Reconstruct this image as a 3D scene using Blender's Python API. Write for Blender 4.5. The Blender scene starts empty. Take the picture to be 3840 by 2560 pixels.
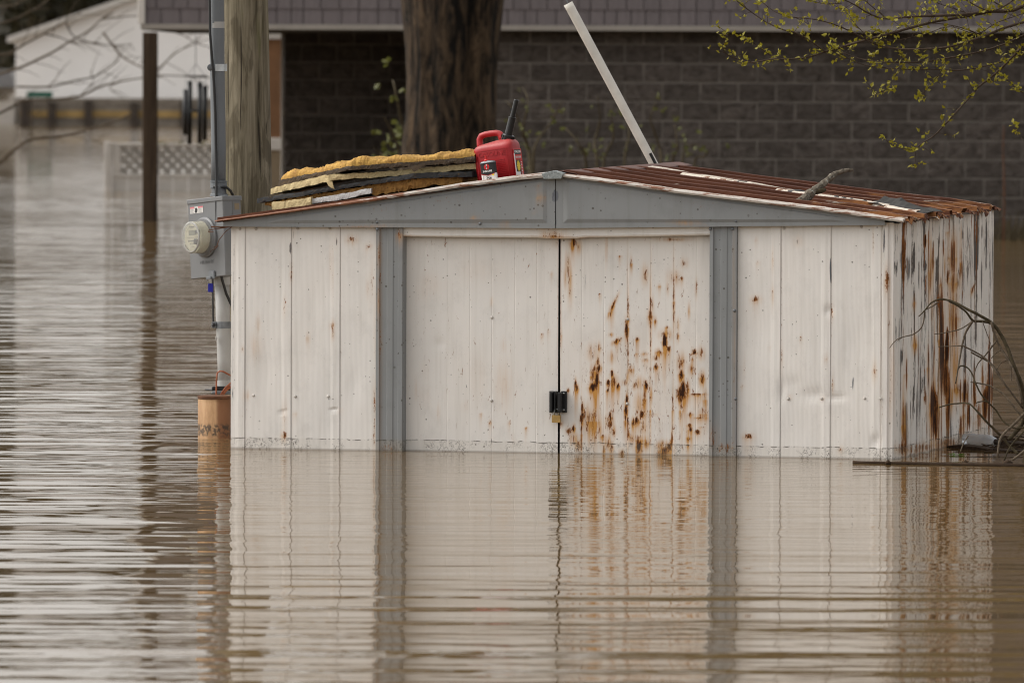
import bpy, math, random
import numpy as np
from mathutils import Vector, Matrix, noise as mnoise

rnd = random.Random(7)
S = bpy.context.scene
COL = S.collection
R = math.radians

# ------------------------------------------------------------------ camera
# photo coordinates are 3840 x 2560; the lens is a long telephoto
F, PW, PH = 29000.0, 3840, 2560
CAM_H, HORIZON, ROLL = 1.80, 245.0, R(0.2)
PITCH = math.atan((PH / 2 - HORIZON) / F)
camd = bpy.data.cameras.new('camera')
cam = bpy.data.objects.new('camera', camd)
COL.objects.link(cam)
CR = Matrix.Rotation(math.pi / 2 - PITCH, 3, 'X') @ Matrix.Rotation(ROLL, 3, 'Z')
cam.matrix_world = Matrix.Translation((0, 0, CAM_H)) @ CR.to_4x4()
camd.sensor_width = 36.0
camd.lens = F * 36.0 / PW
camd.clip_start = 0.5
camd.clip_end = 6000
camd.dof.use_dof = True
camd.dof.focus_distance = 35.7
camd.dof.aperture_fstop = 8.0
S.camera = cam

# ------------------------------------------------------------------ sky, sun, exposure
SUN_EL, SUN_AZ = R(48), R(-84)          # high, soft, from behind the scene on the left (azimuth from +Y towards +X)
w = bpy.data.worlds.new('World')
S.world = w
w.use_nodes = True
wn = w.node_tree
bg = wn.nodes['Background']
sky = wn.nodes.new('ShaderNodeTexSky')
sky.sky_type = 'NISHITA'
sky.sun_disc = False
sky.sun_elevation = SUN_EL
sky.sun_rotation = SUN_AZ
sky.altitude = 100
sky.air_density = 1.0
sky.dust_density = 4.0
sky.ozone_density = 1.0
hs = wn.nodes.new('ShaderNodeHueSaturation')      # thin even cloud: the blue is washed out
hs.inputs['Saturation'].default_value = 0.12
wn.links.new(sky.outputs['Color'], hs.inputs['Color'])
mx = wn.nodes.new('ShaderNodeMix')
mx.data_type = 'RGBA'
mx.blend_type = 'MULTIPLY'
mx.inputs['Factor'].default_value = 1.0
mx.inputs['B'].default_value = (1.0, 0.980, 0.952, 1)
wn.links.new(hs.outputs['Color'], mx.inputs['A'])
wn.links.new(mx.outputs['Result'], bg.inputs['Color'])
bg.inputs['Strength'].default_value = 0.15
sund = bpy.data.lights.new('sun', 'SUN')
sund.energy = 0.5
sund.angle = R(30)
sund.color = (1.0, 0.95, 0.88)
sun = bpy.data.objects.new('sun', sund)
COL.objects.link(sun)
sdir = Vector((math.sin(SUN_AZ) * math.cos(SUN_EL), math.cos(SUN_AZ) * math.cos(SUN_EL), math.sin(SUN_EL)))
sun.rotation_euler = sdir.to_track_quat('Z', 'Y').to_euler()
sun.location = (0, 0, 50)
S.view_settings.view_transform = 'Standard'
S.view_settings.look = 'None'
S.view_settings.gamma = 1
S.view_settings.exposure = 0.84
S.cycles.max_bounces = 6
S.cycles.filter_width = 1.05
S.cycles.use_denoising = True

# ------------------------------------------------------------------ pixel to place
CO = Vector((0, 0, CAM_H))
def ray(px, py):
    return CR @ Vector(((px - PW / 2) / F, -(py - PH / 2) / F, -1.0))
def at(px, py, Y):
    d = ray(px, py)
    return CO + d * (Y / d.y)
def onz(px, py, z=0.0):
    d = ray(px, py)
    return CO + d * ((z - CAM_H) / d.z)
def proj(P):
    q = CR.transposed() @ (Vector(P) - CO)
    return PW / 2 + F * q.x / -q.z, PH / 2 - F * q.y / -q.z

# ------------------------------------------------------------------ mesh helpers
class MB:
    def __init__(s):
        s.v, s.f = [], []
    def add(s, vs, fs):
        b = len(s.v)
        s.v += [tuple(x) for x in vs]
        s.f += [tuple(i + b for i in f) for f in fs]
        return s
    def box(s, a, b, M=None):
        x0, y0, z0 = a
        x1, y1, z1 = b
        vs = [(x0, y0, z0), (x1, y0, z0), (x1, y1, z0), (x0, y1, z0), (x0, y0, z1), (x1, y0, z1), (x1, y1, z1), (x0, y1, z1)]
        if M is not None:
            vs = [M @ Vector(v) for v in vs]
        return s.add(vs, [(0, 3, 2, 1), (4, 5, 6, 7), (0, 1, 5, 4), (1, 2, 6, 5), (2, 3, 7, 6), (3, 0, 4, 7)])
    def bbox(s, a, b, c=0.004, M=None):
        # box with chamfered vertical and horizontal edges
        a, b = Vector(a), Vector(b)
        m = (a + b) / 2
        h = (b - a) / 2
        vs = []
        for sx in (-1, 1):
            for sy in (-1, 1):
                for sz in (-1, 1):
                    for k in range(3):
                        q = [h.x - c, h.y - c, h.z - c]
                        q[k] = (h.x, h.y, h.z)[k]
                        vs.append(m + Vector((sx * q[0], sy * q[1], sz * q[2])))
        if M is not None:
            vs = [M @ v for v in vs]
        def idx(sx, sy, sz, k):
            return ((sx > 0) * 4 + (sy > 0) * 2 + (sz > 0)) * 3 + k
        fs = []
        for k in range(3):
            o = [j for j in range(3) if j != k]
            for sg in (-1, 1):
                quad = []
                for p, q in ((-1, -1), (1, -1), (1, 1), (-1, 1)):
                    e = [0, 0, 0]
                    e[k] = sg
                    e[o[0]] = p
                    e[o[1]] = q
                    quad.append(idx(*e, k))
                flip = (sg < 0) ^ (k == 1)
                fs.append(tuple(reversed(quad)) if flip else tuple(quad))
        for k in range(3):
            o = [j for j in range(3) if j != k]
            for p in (-1, 1):
                for q in (-1, 1):
                    e0 = [0, 0, 0]
                    e0[o[0]], e0[o[1]], e0[k] = p, q, -1
                    e1 = list(e0)
                    e1[k] = 1
                    fs.append((idx(*e0, o[0]), idx(*e1, o[0]), idx(*e1, o[1]), idx(*e0, o[1])))
        for sx in (-1, 1):
            for sy in (-1, 1):
                for sz in (-1, 1):
                    fs.append((idx(sx, sy, sz, 0), idx(sx, sy, sz, 1), idx(sx, sy, sz, 2)))
        return s.add(vs, fs)
    def tube(s, pts, rad, n=8, cap=True, flat=1.0, jitter=0.0):
        pts = [Vector(p) for p in pts]
        if not isinstance(rad, (list, tuple)):
            rad = [rad] * len(pts)
        rings = []
        up = None
        for i, p in enumerate(pts):
            t = (pts[min(i + 1, len(pts) - 1)] - pts[max(i - 1, 0)])
            t = t.normalized() if t.length > 1e-9 else Vector((0, 0, 1))
            if up is None:
                up = Vector((0, 0, 1)) if abs(t.z) < 0.9 else Vector((0, 1, 0))
            side = t.cross(up)
            if side.length < 1e-6:
                side = t.cross(Vector((1, 0, 0)))
            side.normalize()
            up = side.cross(t).normalized()
            rings.append([p + (side * math.cos(2 * math.pi * k / n) + up * (math.sin(2 * math.pi * k / n) * flat)) * rad[i] * (1 + jitter * rnd.uniform(-1, 1)) for k in range(n)])
        vs = [v for r_ in rings for v in r_]
        fs = []
        for i in range(len(pts) - 1):
            for k in range(n):
                a = i * n + k
                b = i * n + (k + 1) % n
                fs.append((a, b, b + n, a + n))
        if cap:
            fs.append(tuple(range(n - 1, -1, -1)))
            m = (len(pts) - 1) * n
            fs.append(tuple(m + k for k in range(n)))
        return s.add(vs, fs)
    def lathe(s, prof, n=24, M=None, cap=True):
        # prof: (r, z) list; axis +z
        vs, fs = [], []
        for r_, z in prof:
            for k in range(n):
                a = 2 * math.pi * k / n
                v = Vector((r_ * math.cos(a), r_ * math.sin(a), z))
                vs.append(M @ v if M is not None else v)
        for i in range(len(prof) - 1):
            for k in range(n):
                a = i * n + k
                b = i * n + (k + 1) % n
                fs.append((a, b, b + n, a + n))
        if cap:
            fs.append(tuple(range(n - 1, -1, -1)))
            m = (len(prof) - 1) * n
            fs.append(tuple(m + k for k in range(n)))
        return s.add(vs, fs)
    def prism(s, poly, d, M=None):
        # poly in local XZ, extruded along +Y by d
        n = len(poly)
        vs = [Vector((x, 0, z)) for x, z in poly] + [Vector((x, d, z)) for x, z in poly]
        if M is not None:
            vs = [M @ v for v in vs]
        fs = [tuple(range(n)), tuple(range(2 * n - 1, n - 1, -1))]
        for i in range(n):
            j = (i + 1) % n
            fs.append((i, i + n, j + n, j))
        return s.add(vs, fs)
    def grid(s, P, flip=False):
        # P: 2D list of points
        m, n = len(P), len(P[0])
        fs = []
        for i in range(m - 1):
            for j in range(n - 1):
                q = (i * n + j, i * n + j + 1, (i + 1) * n + j + 1, (i + 1) * n + j)
                fs.append(tuple(reversed(q)) if flip else q)
        return s.add([v for r_ in P for v in r_], fs)
    def mesh(s, name, off=None):
        me = bpy.data.meshes.new(name)
        vs = s.v if off is None else [(a - off[0], b - off[1], c - off[2]) for a, b, c in s.v]
        me.from_pydata(vs, [], s.f)
        me.validate()
        me.update()
        return me
    def build(s, name, mat, parent=None, smooth=False, world=False, solid=0, bevel=0, recalc=False):
        off = tuple(parent.matrix_basis.translation) if (world and parent is not None) else None
        me = s.mesh(name, off)
        return link(name, me, mat, parent, smooth, solid, bevel)

def link(name, me, mat, parent=None, smooth=False, solid=0, bevel=0):
    o = bpy.data.objects.new(name, me)
    COL.objects.link(o)
    if mat is not None and len(me.materials) == 0:
        me.materials.append(mat)
    if smooth:
        me.polygons.foreach_set('use_smooth', [True] * len(me.polygons))
    if parent is not None:
        o.parent = parent
    if solid:
        m = o.modifiers.new('solid', 'SOLIDIFY')
        m.thickness = solid
        m.offset = -1
    if bevel:
        m = o.modifiers.new('bevel', 'BEVEL')
        m.width = bevel
        m.segments = 2
        m.limit_method = 'ANGLE'
    return o

def tag(o, label, cat, group=None):
    o['label'] = label
    o['category'] = cat
    if group:
        o['group'] = group
    return o
def thing(name, label, cat, loc=(0, 0, 0), rotz=0.0, group=None):
    o = bpy.data.objects.new(name, None)
    COL.objects.link(o)
    o.empty_display_size = 0.1
    o.location = loc
    o.rotation_euler = (0, 0, rotz)
    return tag(o, label, cat, group)
def struct(o, kind='structure'):
    o['kind'] = kind
    return o
def text(name, body, size, mat, parent, M, ext=0.0004, ax='CENTER', sx=1.0, bold=0.0):
    cu = bpy.data.curves.new(name, 'FONT')
    cu.body = body
    cu.size = size
    cu.extrude = ext
    cu.offset = bold
    cu.align_x = ax
    cu.align_y = 'CENTER'
    cu.resolution_u = 3
    t = bpy.data.objects.new(name, cu)
    COL.objects.link(t)
    bpy.context.view_layer.update()
    me = bpy.data.meshes.new_from_object(t.evaluated_get(bpy.context.evaluated_depsgraph_get()))
    bpy.data.objects.remove(t)
    bpy.data.curves.remove(cu)
    me.transform(M @ Matrix.Diagonal((sx, 1, 1, 1)))
    me.materials.clear()
    return link(name, me, mat, parent)

# ------------------------------------------------------------------ material helpers
class NT:
    def __init__(s, name, rough=0.6, metal=0.0, spec=0.4):
        s.m = bpy.data.materials.new(name)
        s.m.use_nodes = True
        s.t = s.m.node_tree
        s.b = s.t.nodes['Principled BSDF']
        s.b.inputs['Roughness'].default_value = rough
        s.b.inputs['Metallic'].default_value = metal
        s.b.inputs['Specular IOR Level'].default_value = spec
        s._c = None
    def n(s, ty, **k):
        x = s.t.nodes.new(ty)
        for a, b in k.items():
            setattr(x, a, b)
        return x
    def l(s, a, b):
        s.t.links.new(a, b)
    def put(s, sock, v):
        if v is None:
            return
        if isinstance(v, bpy.types.NodeSocket):
            s.l(v, sock)
        else:
            if sock.type == 'RGBA' and len(v) == 3:
                v = (*v, 1)
            sock.default_value = v
    def obj(s):
        if s._c is None:
            s._c = s.n('ShaderNodeTexCoord').outputs['Object']
        return s._c
    def pos(s):
        return s.n('ShaderNodeNewGeometry').outputs['Position']
    def mapv(s, vec, scale=(1, 1, 1), loc=(0, 0, 0), rot=(0, 0, 0)):
        x = s.n('ShaderNodeMapping')
        s.put(x.inputs['Vector'], vec)
        x.inputs['Scale'].default_value = scale
        x.inputs['Location'].default_value = loc
        x.inputs['Rotation'].default_value = rot
        return x.outputs['Vector']
    def noise(s, vec, scale=5, detail=4, rough=0.55, dist=0.0):
        x = s.n('ShaderNodeTexNoise')
        s.put(x.inputs['Vector'], vec)
        x.inputs['Scale'].default_value = scale
        x.inputs['Detail'].default_value = detail
        x.inputs['Roughness'].default_value = rough
        x.inputs['Distortion'].default_value = dist
        return x.outputs['Fac']
    def vor(s, vec, scale=5, feature='F1', out='Distance', rand=1.0):
        x = s.n('ShaderNodeTexVoronoi', feature=feature)
        s.put(x.inputs['Vector'], vec)
        x.inputs['Scale'].default_value = scale
        x.inputs['Randomness'].default_value = rand
        return x.outputs[out]
    def math(s, op, a, b=None, c=None, clamp=False):
        x = s.n('ShaderNodeMath', operation=op, use_clamp=clamp)
        s.put(x.inputs[0], a)
        s.put(x.inputs[1], b)
        s.put(x.inputs[2], c)
        return x.outputs[0]
    def step(s, v, lo, hi):
        x = s.n('ShaderNodeMapRange', interpolation_type='SMOOTHSTEP')
        s.put(x.inputs['Value'], v)
        s.put(x.inputs['From Min'], lo)
        s.put(x.inputs['From Max'], hi)
        return x.outputs['Result']
    def lin(s, v, lo, hi, a=0.0, b=1.0):
        x = s.n('ShaderNodeMapRange')
        s.put(x.inputs['Value'], v)
        x.inputs['From Min'].default_value = lo
        x.inputs['From Max'].default_value = hi
        x.inputs['To Min'].default_value = a
        x.inputs['To Max'].default_value = b
        return x.outputs['Result']
    def mix(s, f, a, b, bt='MIX'):
        x = s.n('ShaderNodeMix', data_type='RGBA', blend_type=bt)
        s.put(x.inputs['Factor'], f)
        s.put(x.inputs['A'], a)
        s.put(x.inputs['B'], b)
        return x.outputs['Result']
    def ramp(s, f, stops):
        x = s.n('ShaderNodeValToRGB')
        s.put(x.inputs['Fac'], f)
        e = x.color_ramp.elements
        while len(e) < len(stops):
            e.new(0.5)
        for i, (p, c) in enumerate(stops):
            e[i].position = p
            e[i].color = (*c, 1) if len(c) == 3 else c
        return x.outputs['Color']
    def sep(s, vec):
        x = s.n('ShaderNodeSeparateXYZ')
        s.put(x.inputs[0], vec)
        return x.outputs
    def attr(s, name):
        x = s.n('ShaderNodeAttribute', attribute_name=name)
        q = s.n('ShaderNodeSeparateColor')
        s.l(x.outputs['Color'], q.inputs[0])
        return q.outputs
    def bump(s, h, strength=0.5, dist=0.01, normal=None):
        x = s.n('ShaderNodeBump')
        x.inputs['Strength'].default_value = strength
        x.inputs['Distance'].default_value = dist
        s.put(x.inputs['Height'], h)
        if normal is not None:
            s.l(normal, x.inputs['Normal'])
        s.l(x.outputs['Normal'], s.b.inputs['Normal'])
        return x.outputs['Normal']
    def col(s, v):
        s.put(s.b.inputs['Base Color'], v)
        return s
    def rough(s, v):
        s.put(s.b.inputs['Roughness'], v)
        return s

def simple(name, c, rough=0.6, metal=0.0, var=0.15, sc=20, bump=0.0, spec=0.4):
    m = NT(name, rough, metal, spec)
    n = m.noise(m.obj(), sc, 5, 0.6)
    d = tuple(x * (1 - var * 1.6) for x in c)
    l = tuple(min(1, x * (1 + var)) for x in c)
    m.col(m.ramp(n, [(0.3, d), (0.7, l)]))
    if bump:
        m.bump(n, 1.0, bump)
    return m.m

RUST_D, RUST_M, RUST_O = (0.034, 0.012, 0.005), (0.14, 0.045, 0.012), (0.42, 0.20, 0.06)
def painted(name, base, fine=True, rz=38, fz=5.0, fa=1.4, nx=95, ra=2.6, vert=True, flakec=(0.085, 0.09, 0.10), speck=0.5, band=True, dirt=(0.70, 0.69, 0.66), horiz=False):
    """old painted sheet steel: pits, scratches, rust and flakes where the sheet's 'paint' attribute says, mould line at the water"""
    m = NT(name, 0.6, 0.0, 0.22)
    o = m.obj()
    a = m.attr('paint')
    rust, stain, flake = a[0], a[1], a[2]
    big = m.noise(m.mapv(o, (2.2, 2.2, 0.9)), 1.6, 4)
    c = m.mix(m.lin(big, 0.35, 0.7, 0.0, 0.5), base, tuple(x * y for x, y in zip(base, (0.88, 0.905, 0.93))))
    streak = m.noise(m.mapv(o, (26, 26, 1.3)), 1.0, 4, 0.6)
    c = m.mix(m.lin(streak, 0.52, 0.8, 0.0, 0.5), c, tuple(x * y for x, y in zip(base, dirt)))
    cloud = m.noise(m.mapv(o, (9, 9, 6)), 1.0, 6, 0.7)
    c = m.mix(m.lin(cloud, 0.52, 0.85, 0.0, 0.42), c, tuple(x * 0.55 for x in base))
    # round pits
    v = m.vor(o, 50)
    cell = m.noise(m.mapv(o, (7, 7, 7)), 1.0, 3)
    vc = m.n('ShaderNodeTexVoronoi')
    m.put(vc.inputs['Vector'], o)
    vc.inputs['Scale'].default_value = 50
    vcs = m.n('ShaderNodeSeparateColor')
    m.l(vc.outputs['Color'], vcs.inputs[0])
    size = m.lin(vcs.outputs[0], 0.74 - 0.14 * speck, 1.0, 0.0, 0.17 + 0.10 * speck)
    pit = m.math('MULTIPLY', m.step(m.math('SUBTRACT', size, v), 0.0, 0.07), m.step(cell, 0.40, 0.56))
    c = m.mix(m.math('MULTIPLY', pit, 0.75), c, (0.07, 0.06, 0.05))
    # chipped flakes down to old grey
    fl = m.noise(m.mapv(o, (nx, nx, fz)), 1.0, 6, 0.75)
    fm = m.step(m.math('ADD', m.math('MULTIPLY', m.math('SUBTRACT', fl, 0.5), fa), m.math('SUBTRACT', flake, 0.5)), -0.02, 0.08)
    c = m.mix(fm, c, m.mix(m.noise(o, 90, 3), flakec, tuple(x * 2.2 for x in flakec)))
    # orange wash running down
    sn = m.noise(m.mapv(o, (75, 75, 3.5)), 1.0, 5, 0.65)
    sm = m.math('MULTIPLY', stain, m.lin(sn, 0.30, 0.70, 0.2, 1.5), clamp=True)
    c = m.mix(sm, c, m.mix(m.noise(m.mapv(o, (40, 40, 6)), 1.0, 3), (0.60, 0.33, 0.09), (0.42, 0.17, 0.03)))
    # rust itself: ragged, branching
    rn = m.noise(m.mapv(o, (nx, nx, rz)), 1.0, 7, 0.78, 0.8)
    rv = m.math('ADD', m.math('MULTIPLY', m.math('SUBTRACT', rn, 0.5), ra), m.math('SUBTRACT', rust, 0.5))
    rm = m.step(rv, -0.06, 0.10)
    core = m.step(rv, 0.14, 0.46)
    rc = m.mix(core, m.mix(m.noise(o, 120, 3), RUST_M, (0.33, 0.125, 0.028)), RUST_D)
    c = m.mix(rm, c, rc)
    h = m.math('MULTIPLY', rm, -0.5)
    if band:
        z = m.sep(m.pos())[2]
        inb = m.step(z, 0.058, 0.046)
        ln = m.math('MULTIPLY', m.step(m.math('ABSOLUTE', m.math('SUBTRACT', m.math('ADD', z, m.lin(m.noise(o, 14, 3), 0.3, 0.7, -0.004, 0.004)), 0.050)), 0.0028, 0.0012), m.step(m.noise(m.mapv(o, (30, 30, 1)), 1, 2), 0.44, 0.58))
        cr = m.noise(m.mapv(o, (70, 70, 60), rot=(0.3, 0.4, 0)), 1.0, 4, 0.6, 1.3)
        crm = m.math('MULTIPLY', inb, m.step(m.math('ABSOLUTE', m.math('SUBTRACT', cr, 0.56)), 0.034, 0.010))
        crm = m.math('MULTIPLY', crm, m.step(m.noise(o, 11, 2), 0.42, 0.56))
        wet = m.math('MULTIPLY', m.step(z, 0.010, 0.002), 0.45)
        c = m.mix(m.math('MULTIPLY', inb, 0.15), c, (0.38, 0.32, 0.23))
        c = m.mix(m.math('MAXIMUM', m.math('MULTIPLY', ln, 0.8), m.math('MULTIPLY', crm, 0.85)), c, (0.035, 0.028, 0.02))
        c = m.mix(wet, c, (0.12, 0.085, 0.05))
    m.col(c)
    m.rough(m.lin(rm, 0, 1, 0.62, 0.9))
    if fine:
        x = m.sep(o)
        wave = m.math('SINE', m.math('MULTIPLY', m.math('ADD', x[0], x[1]), 1050.0))
        h = m.math('ADD', h, m.math('MULTIPLY', wave, 0.10))
    h = m.math('ADD', h, m.math('MULTIPLY', m.noise(m.mapv(o, (5, 5, 3)), 1, 3), 4.0 if vert else 1.5))
    m.bump(h, 0.6, 0.0016)
    return m.m

# ------------------------------------------------------------------ materials
M = {}
WHITE = (0.77, 0.735, 0.69)
GREY = (0.245, 0.252, 0.252)
M['white'] = painted('white_sheet_steel', WHITE, speck=0.75)
M['door'] = painted('white_door_steel', (0.75, 0.715, 0.67), fine=False, speck=0.8, rz=20, nx=80, ra=3.4)
M['grey'] = painted('grey_sheet_steel', GREY, fine=False, speck=1.6, dirt=(0.75, 0.72, 0.68))
M['side'] = painted('peeling_side_steel', (0.76, 0.725, 0.68), fine=False, rz=1.7, fz=1.6, fa=4.4, nx=34, ra=3.8, flakec=(0.055, 0.056, 0.058))

def mk_rail():
    m = NT('rusty_white_rail', 0.65)
    o = m.obj()
    n = m.noise(m.mapv(o, (7, 30, 60)), 1.0, 6, 0.7)
    x = m.sep(o)[0]
    f = m.step(m.math('ADD', n, m.lin(x, 0.2, 1.1, 0.22, 0.0)), 0.50, 0.58)
    c = m.mix(m.noise(o, 40, 4), (0.42, 0.38, 0.34), (0.62, 0.58, 0.53))
    c = m.mix(f, c, m.mix(m.noise(o, 55, 4), (0.13, 0.045, 0.02), (0.30, 0.14, 0.08)))
    m.col(c)
    m.bump(n, 0.6, 0.004)
    return m.m
M['rail'] = mk_rail()

def mk_roof():
    m = NT('rusted_roof_steel', 0.85, 0.0, 0.15)
    o = m.obj()
    s = m.sep(o)
    n = m.noise(m.mapv(o, (2.2, 9, 9)), 1.0, 6, 0.65)
    c = m.ramp(n, [(0.25, (0.030, 0.011, 0.007)), (0.5, (0.080, 0.029, 0.016)), (0.75, (0.125, 0.050, 0.027))])
    # lighter scaly orange and left-over white paint towards the eave
    e = m.lin(s[0], 1.9, 3.2, 0.0, 0.20)
    p = m.noise(m.mapv(o, (3.0, 22, 22), loc=(3, 1, 0)), 1.0, 6, 0.7)
    c = m.mix(m.step(m.math('ADD', p, e), 0.66, 0.78), c, (0.24, 0.105, 0.04))
    p2 = m.noise(m.mapv(o, (2.4, 26, 26), loc=(8, 4, 0)), 1.0, 6, 0.7)
    c = m.mix(m.step(m.math('ADD', p2, m.math('MULTIPLY', e, 0.55)), 0.70, 0.76), c, (0.50, 0.45, 0.38))
    p3 = m.noise(m.mapv(o, (3.5, 18, 18), loc=(1, 14, 0)), 1.0, 6, 0.7)
    c = m.mix(m.step(p3, 0.66, 0.72), c, (0.018, 0.014, 0.012))
    m.col(c)
    m.bump(m.noise(o, 45, 6, 0.7), 0.6, 0.006)
    return m.m
M['roof'] = mk_roof()
M['ridge'] = simple('brown_ridge_steel', (0.10, 0.043, 0.03), 0.6, 0, 0.3, 14, 0.002)
def mk_strip():
    m = NT('flaking_white_strip', 0.7)
    o = m.obj()
    n = m.noise(m.mapv(o, (6, 30, 30)), 1.0, 6, 0.7)
    c = m.mix(m.noise(o, 30, 4), (0.44, 0.39, 0.32), (0.60, 0.55, 0.47))
    c = m.mix(m.step(n, 0.52, 0.58), c, (0.17, 0.07, 0.03))
    c = m.mix(m.step(m.noise(m.mapv(o, (4, 14, 14), loc=(5, 5, 5)), 1, 5, 0.7), 0.60, 0.66), c, (0.02, 0.017, 0.014))
    m.col(c)
    return m.m
M['strip'] = mk_strip()
def mk_galv():
    m = NT('galvanised_cap', 0.5, 0.35)
    o = m.obj()
    m.col(m.mix(m.vor(o, 120, out='Color'), (0.22, 0.24, 0.24), m.ramp(m.noise(o, 140, 4), [(0.35, (0.14, 0.16, 0.16)), (0.65, (0.42, 0.45, 0.44))])))
    return m.m
M['galv'] = mk_galv()
M['screw'] = simple('painted_screw', (0.50, 0.47, 0.43), 0.45, 0.2)
M['inside'] = simple('dark_inside', (0.03, 0.028, 0.025), 0.9)
M['black_metal'] = simple('black_metal', (0.010, 0.010, 0.011), 0.38, 0.0, 0.2)
M['chrome'] = simple('zinc_strap', (0.55, 0.57, 0.58), 0.28, 0.9, 0.2)
M['dull_steel'] = simple('dull_steel', (0.16, 0.17, 0.18), 0.45, 0.5, 0.2)
M['brass'] = simple('brass', (0.42, 0.27, 0.10), 0.38, 0.75, 0.12, 60)

def mk_pole():
    m = NT('weathered_pole_wood', 0.85, 0, 0.2)
    o = m.obj()
    g = m.noise(m.mapv(o, (34, 34, 1.3)), 1.0, 7, 0.72, 0.35)
    b = m.noise(m.mapv(o, (9, 9, 2.6)), 1.0, 4, 0.6, 0.6)
    c = m.ramp(g, [(0.32, (0.045, 0.036, 0.022)), (0.47, (0.150, 0.128, 0.086)), (0.66, (0.27, 0.235, 0.170))])
    c = m.mix(m.step(b, 0.50, 0.60), c, m.mix(0.62, c, (0.062, 0.050, 0.030)))
    gr = m.noise(m.mapv(o, (14, 14, 2)), 1.0, 3)
    c = m.mix(m.math('MULTIPLY', m.step(gr, 0.60, 0.70), 0.35), c, (0.11, 0.115, 0.035))
    crack = m.step(m.noise(m.mapv(o, (60, 60, 1.0), loc=(4, 2, 1)), 1.0, 3, 0.5, 0.4), 0.665, 0.69)
    c = m.mix(m.math('MULTIPLY', crack, 0.85), c, (0.018, 0.013, 0.008))
    m.col(c)
    m.bump(m.math('SUBTRACT', g, m.math('MULTIPLY', crack, 0.6)), 1.0, 0.010)
    return m.m
M['pole'] = mk_pole()
M['pvc_grey'] = simple('grey_conduit', (0.135, 0.147, 0.158), 0.5, 0, 0.07, 6)
M['pvc_light'] = simple('pale_conduit', (0.36, 0.355, 0.34), 0.5, 0, 0.06, 6)
M['meter_box'] = simple('grey_meter_box', (0.145, 0.148, 0.15), 0.45, 0.0, 0.05, 8)
M['meter_face'] = simple('meter_face', (0.50, 0.47, 0.36), 0.5, 0, 0.05, 30)
M['lcd'] = simple('meter_screen', (0.16, 0.165, 0.13), 0.3, 0, 0.05)
def mk_glass(name, c, rough, tr):
    m = NT(name, rough, 0, 0.5)
    m.col(c)
    m.b.inputs['Transmission Weight'].default_value = tr
    m.b.inputs['IOR'].default_value = 1.25
    return m.m
M['meter_glass'] = mk_glass('meter_glass', (0.93, 0.92, 0.86, 1), 0.06, 0.86)
M['bottle'] = mk_glass('bottle_plastic', (0.80, 0.84, 0.88, 1), 0.16, 0.6)
M['sticker'] = simple('white_sticker', (0.62, 0.60, 0.57), 0.5, 0, 0.05)
M['pink'] = simple('pink_print', (0.55, 0.16, 0.18), 0.5, 0, 0.05)
M['ink'] = simple('black_print', (0.012, 0.012, 0.012), 0.5, 0, 0.05)
M['grey_ink'] = simple('grey_print', (0.15, 0.15, 0.14), 0.5, 0, 0.05)
M['white_ink'] = simple('white_print', (0.75, 0.74, 0.72), 0.5, 0, 0.04)
M['red_ink'] = simple('red_print', (0.50, 0.015, 0.015), 0.5, 0, 0.05)
M['yellow_ink'] = simple('yellow_print', (0.75, 0.55, 0.02), 0.5, 0, 0.05)
M['blue'] = simple('blue_tag', (0.008, 0.010, 0.24), 0.4, 0, 0.1)
M['cable'] = simple('black_cable', (0.012, 0.012, 0.012), 0.42)
M['cord'] = simple('orange_cord', (0.30, 0.085, 0.03), 0.55, 0, 0.25, 30)
def mk_ped():
    m = NT('rusted_pedestal', 0.75, 0, 0.25)
    o = m.obj()
    n = m.noise(m.mapv(o, (16, 16, 4)), 1, 6, 0.65)
    c = m.ramp(n, [(0.3, (0.20, 0.105, 0.045)), (0.55, (0.36, 0.22, 0.115)), (0.8, (0.42, 0.29, 0.17))])
    x = m.sep(o)[0]
    c = m.mix(m.math('MULTIPLY', m.step(m.math('ADD', x, m.lin(n, 0.3, 0.7, -0.012, 0.012)), 0.004, 0.03), 0.8), c, (0.11, 0.035, 0.012))
    z = m.sep(m.pos())[2]
    blk = m.math('MULTIPLY', m.step(m.noise(m.mapv(o, (60, 60, 50)), 1, 5, 0.7), 0.44, 0.56), m.math('MULTIPLY', m.step(z, 0.075, 0.055), m.step(z, 0.0, 0.02)))
    c = m.mix(m.math('MULTIPLY', blk, 0.85), c, (0.03, 0.024, 0.018))
    m.col(c)
    m.bump(m.noise(o, 60, 5), 0.5, 0.003)
    return m.m
M['pedestal'] = mk_ped()
M['rust_rim'] = simple('rust_rim', (0.10, 0.038, 0.014), 0.8, 0, 0.4, 40)
M['guard'] = simple('white_guy_guard', (0.66, 0.63, 0.56), 0.5, 0, 0.10, 9)

def mk_foam(name, a, b, d, sc=26, bm=0.012):
    m = NT(name, 0.8, 0, 0.25)
    o = m.obj()
    n = m.noise(o, sc, 6, 0.62)
    v = m.vor(o, sc * 0.7)
    c = m.mix(m.lin(n, 0.3, 0.7), a, b)
    spots = m.step(m.noise(m.mapv(o, (1.7, 1.7, 2.6)), sc * 1.6, 5, 0.72), 0.60, 0.67)
    c = m.mix(m.math('MULTIPLY', spots, 0.8), c, d)
    m.col(c)
    m.bump(m.math('ADD', n, m.math('MULTIPLY', v, 0.5)), 0.8, bm)
    return m.m
M['foam_lump'] = mk_foam('ochre_spray_foam', (0.56, 0.34, 0.085), (0.30, 0.16, 0.045), (0.05, 0.025, 0.012), 22, 0.022)
M['foam_cream'] = mk_foam('cream_foam', (0.58, 0.47, 0.26), (0.44, 0.34, 0.18), (0.16, 0.10, 0.045), 30, 0.010)
M['foam_brown'] = mk_foam('brown_foam', (0.36, 0.19, 0.05), (0.20, 0.10, 0.03), (0.03, 0.018, 0.01), 34, 0.014)
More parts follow.
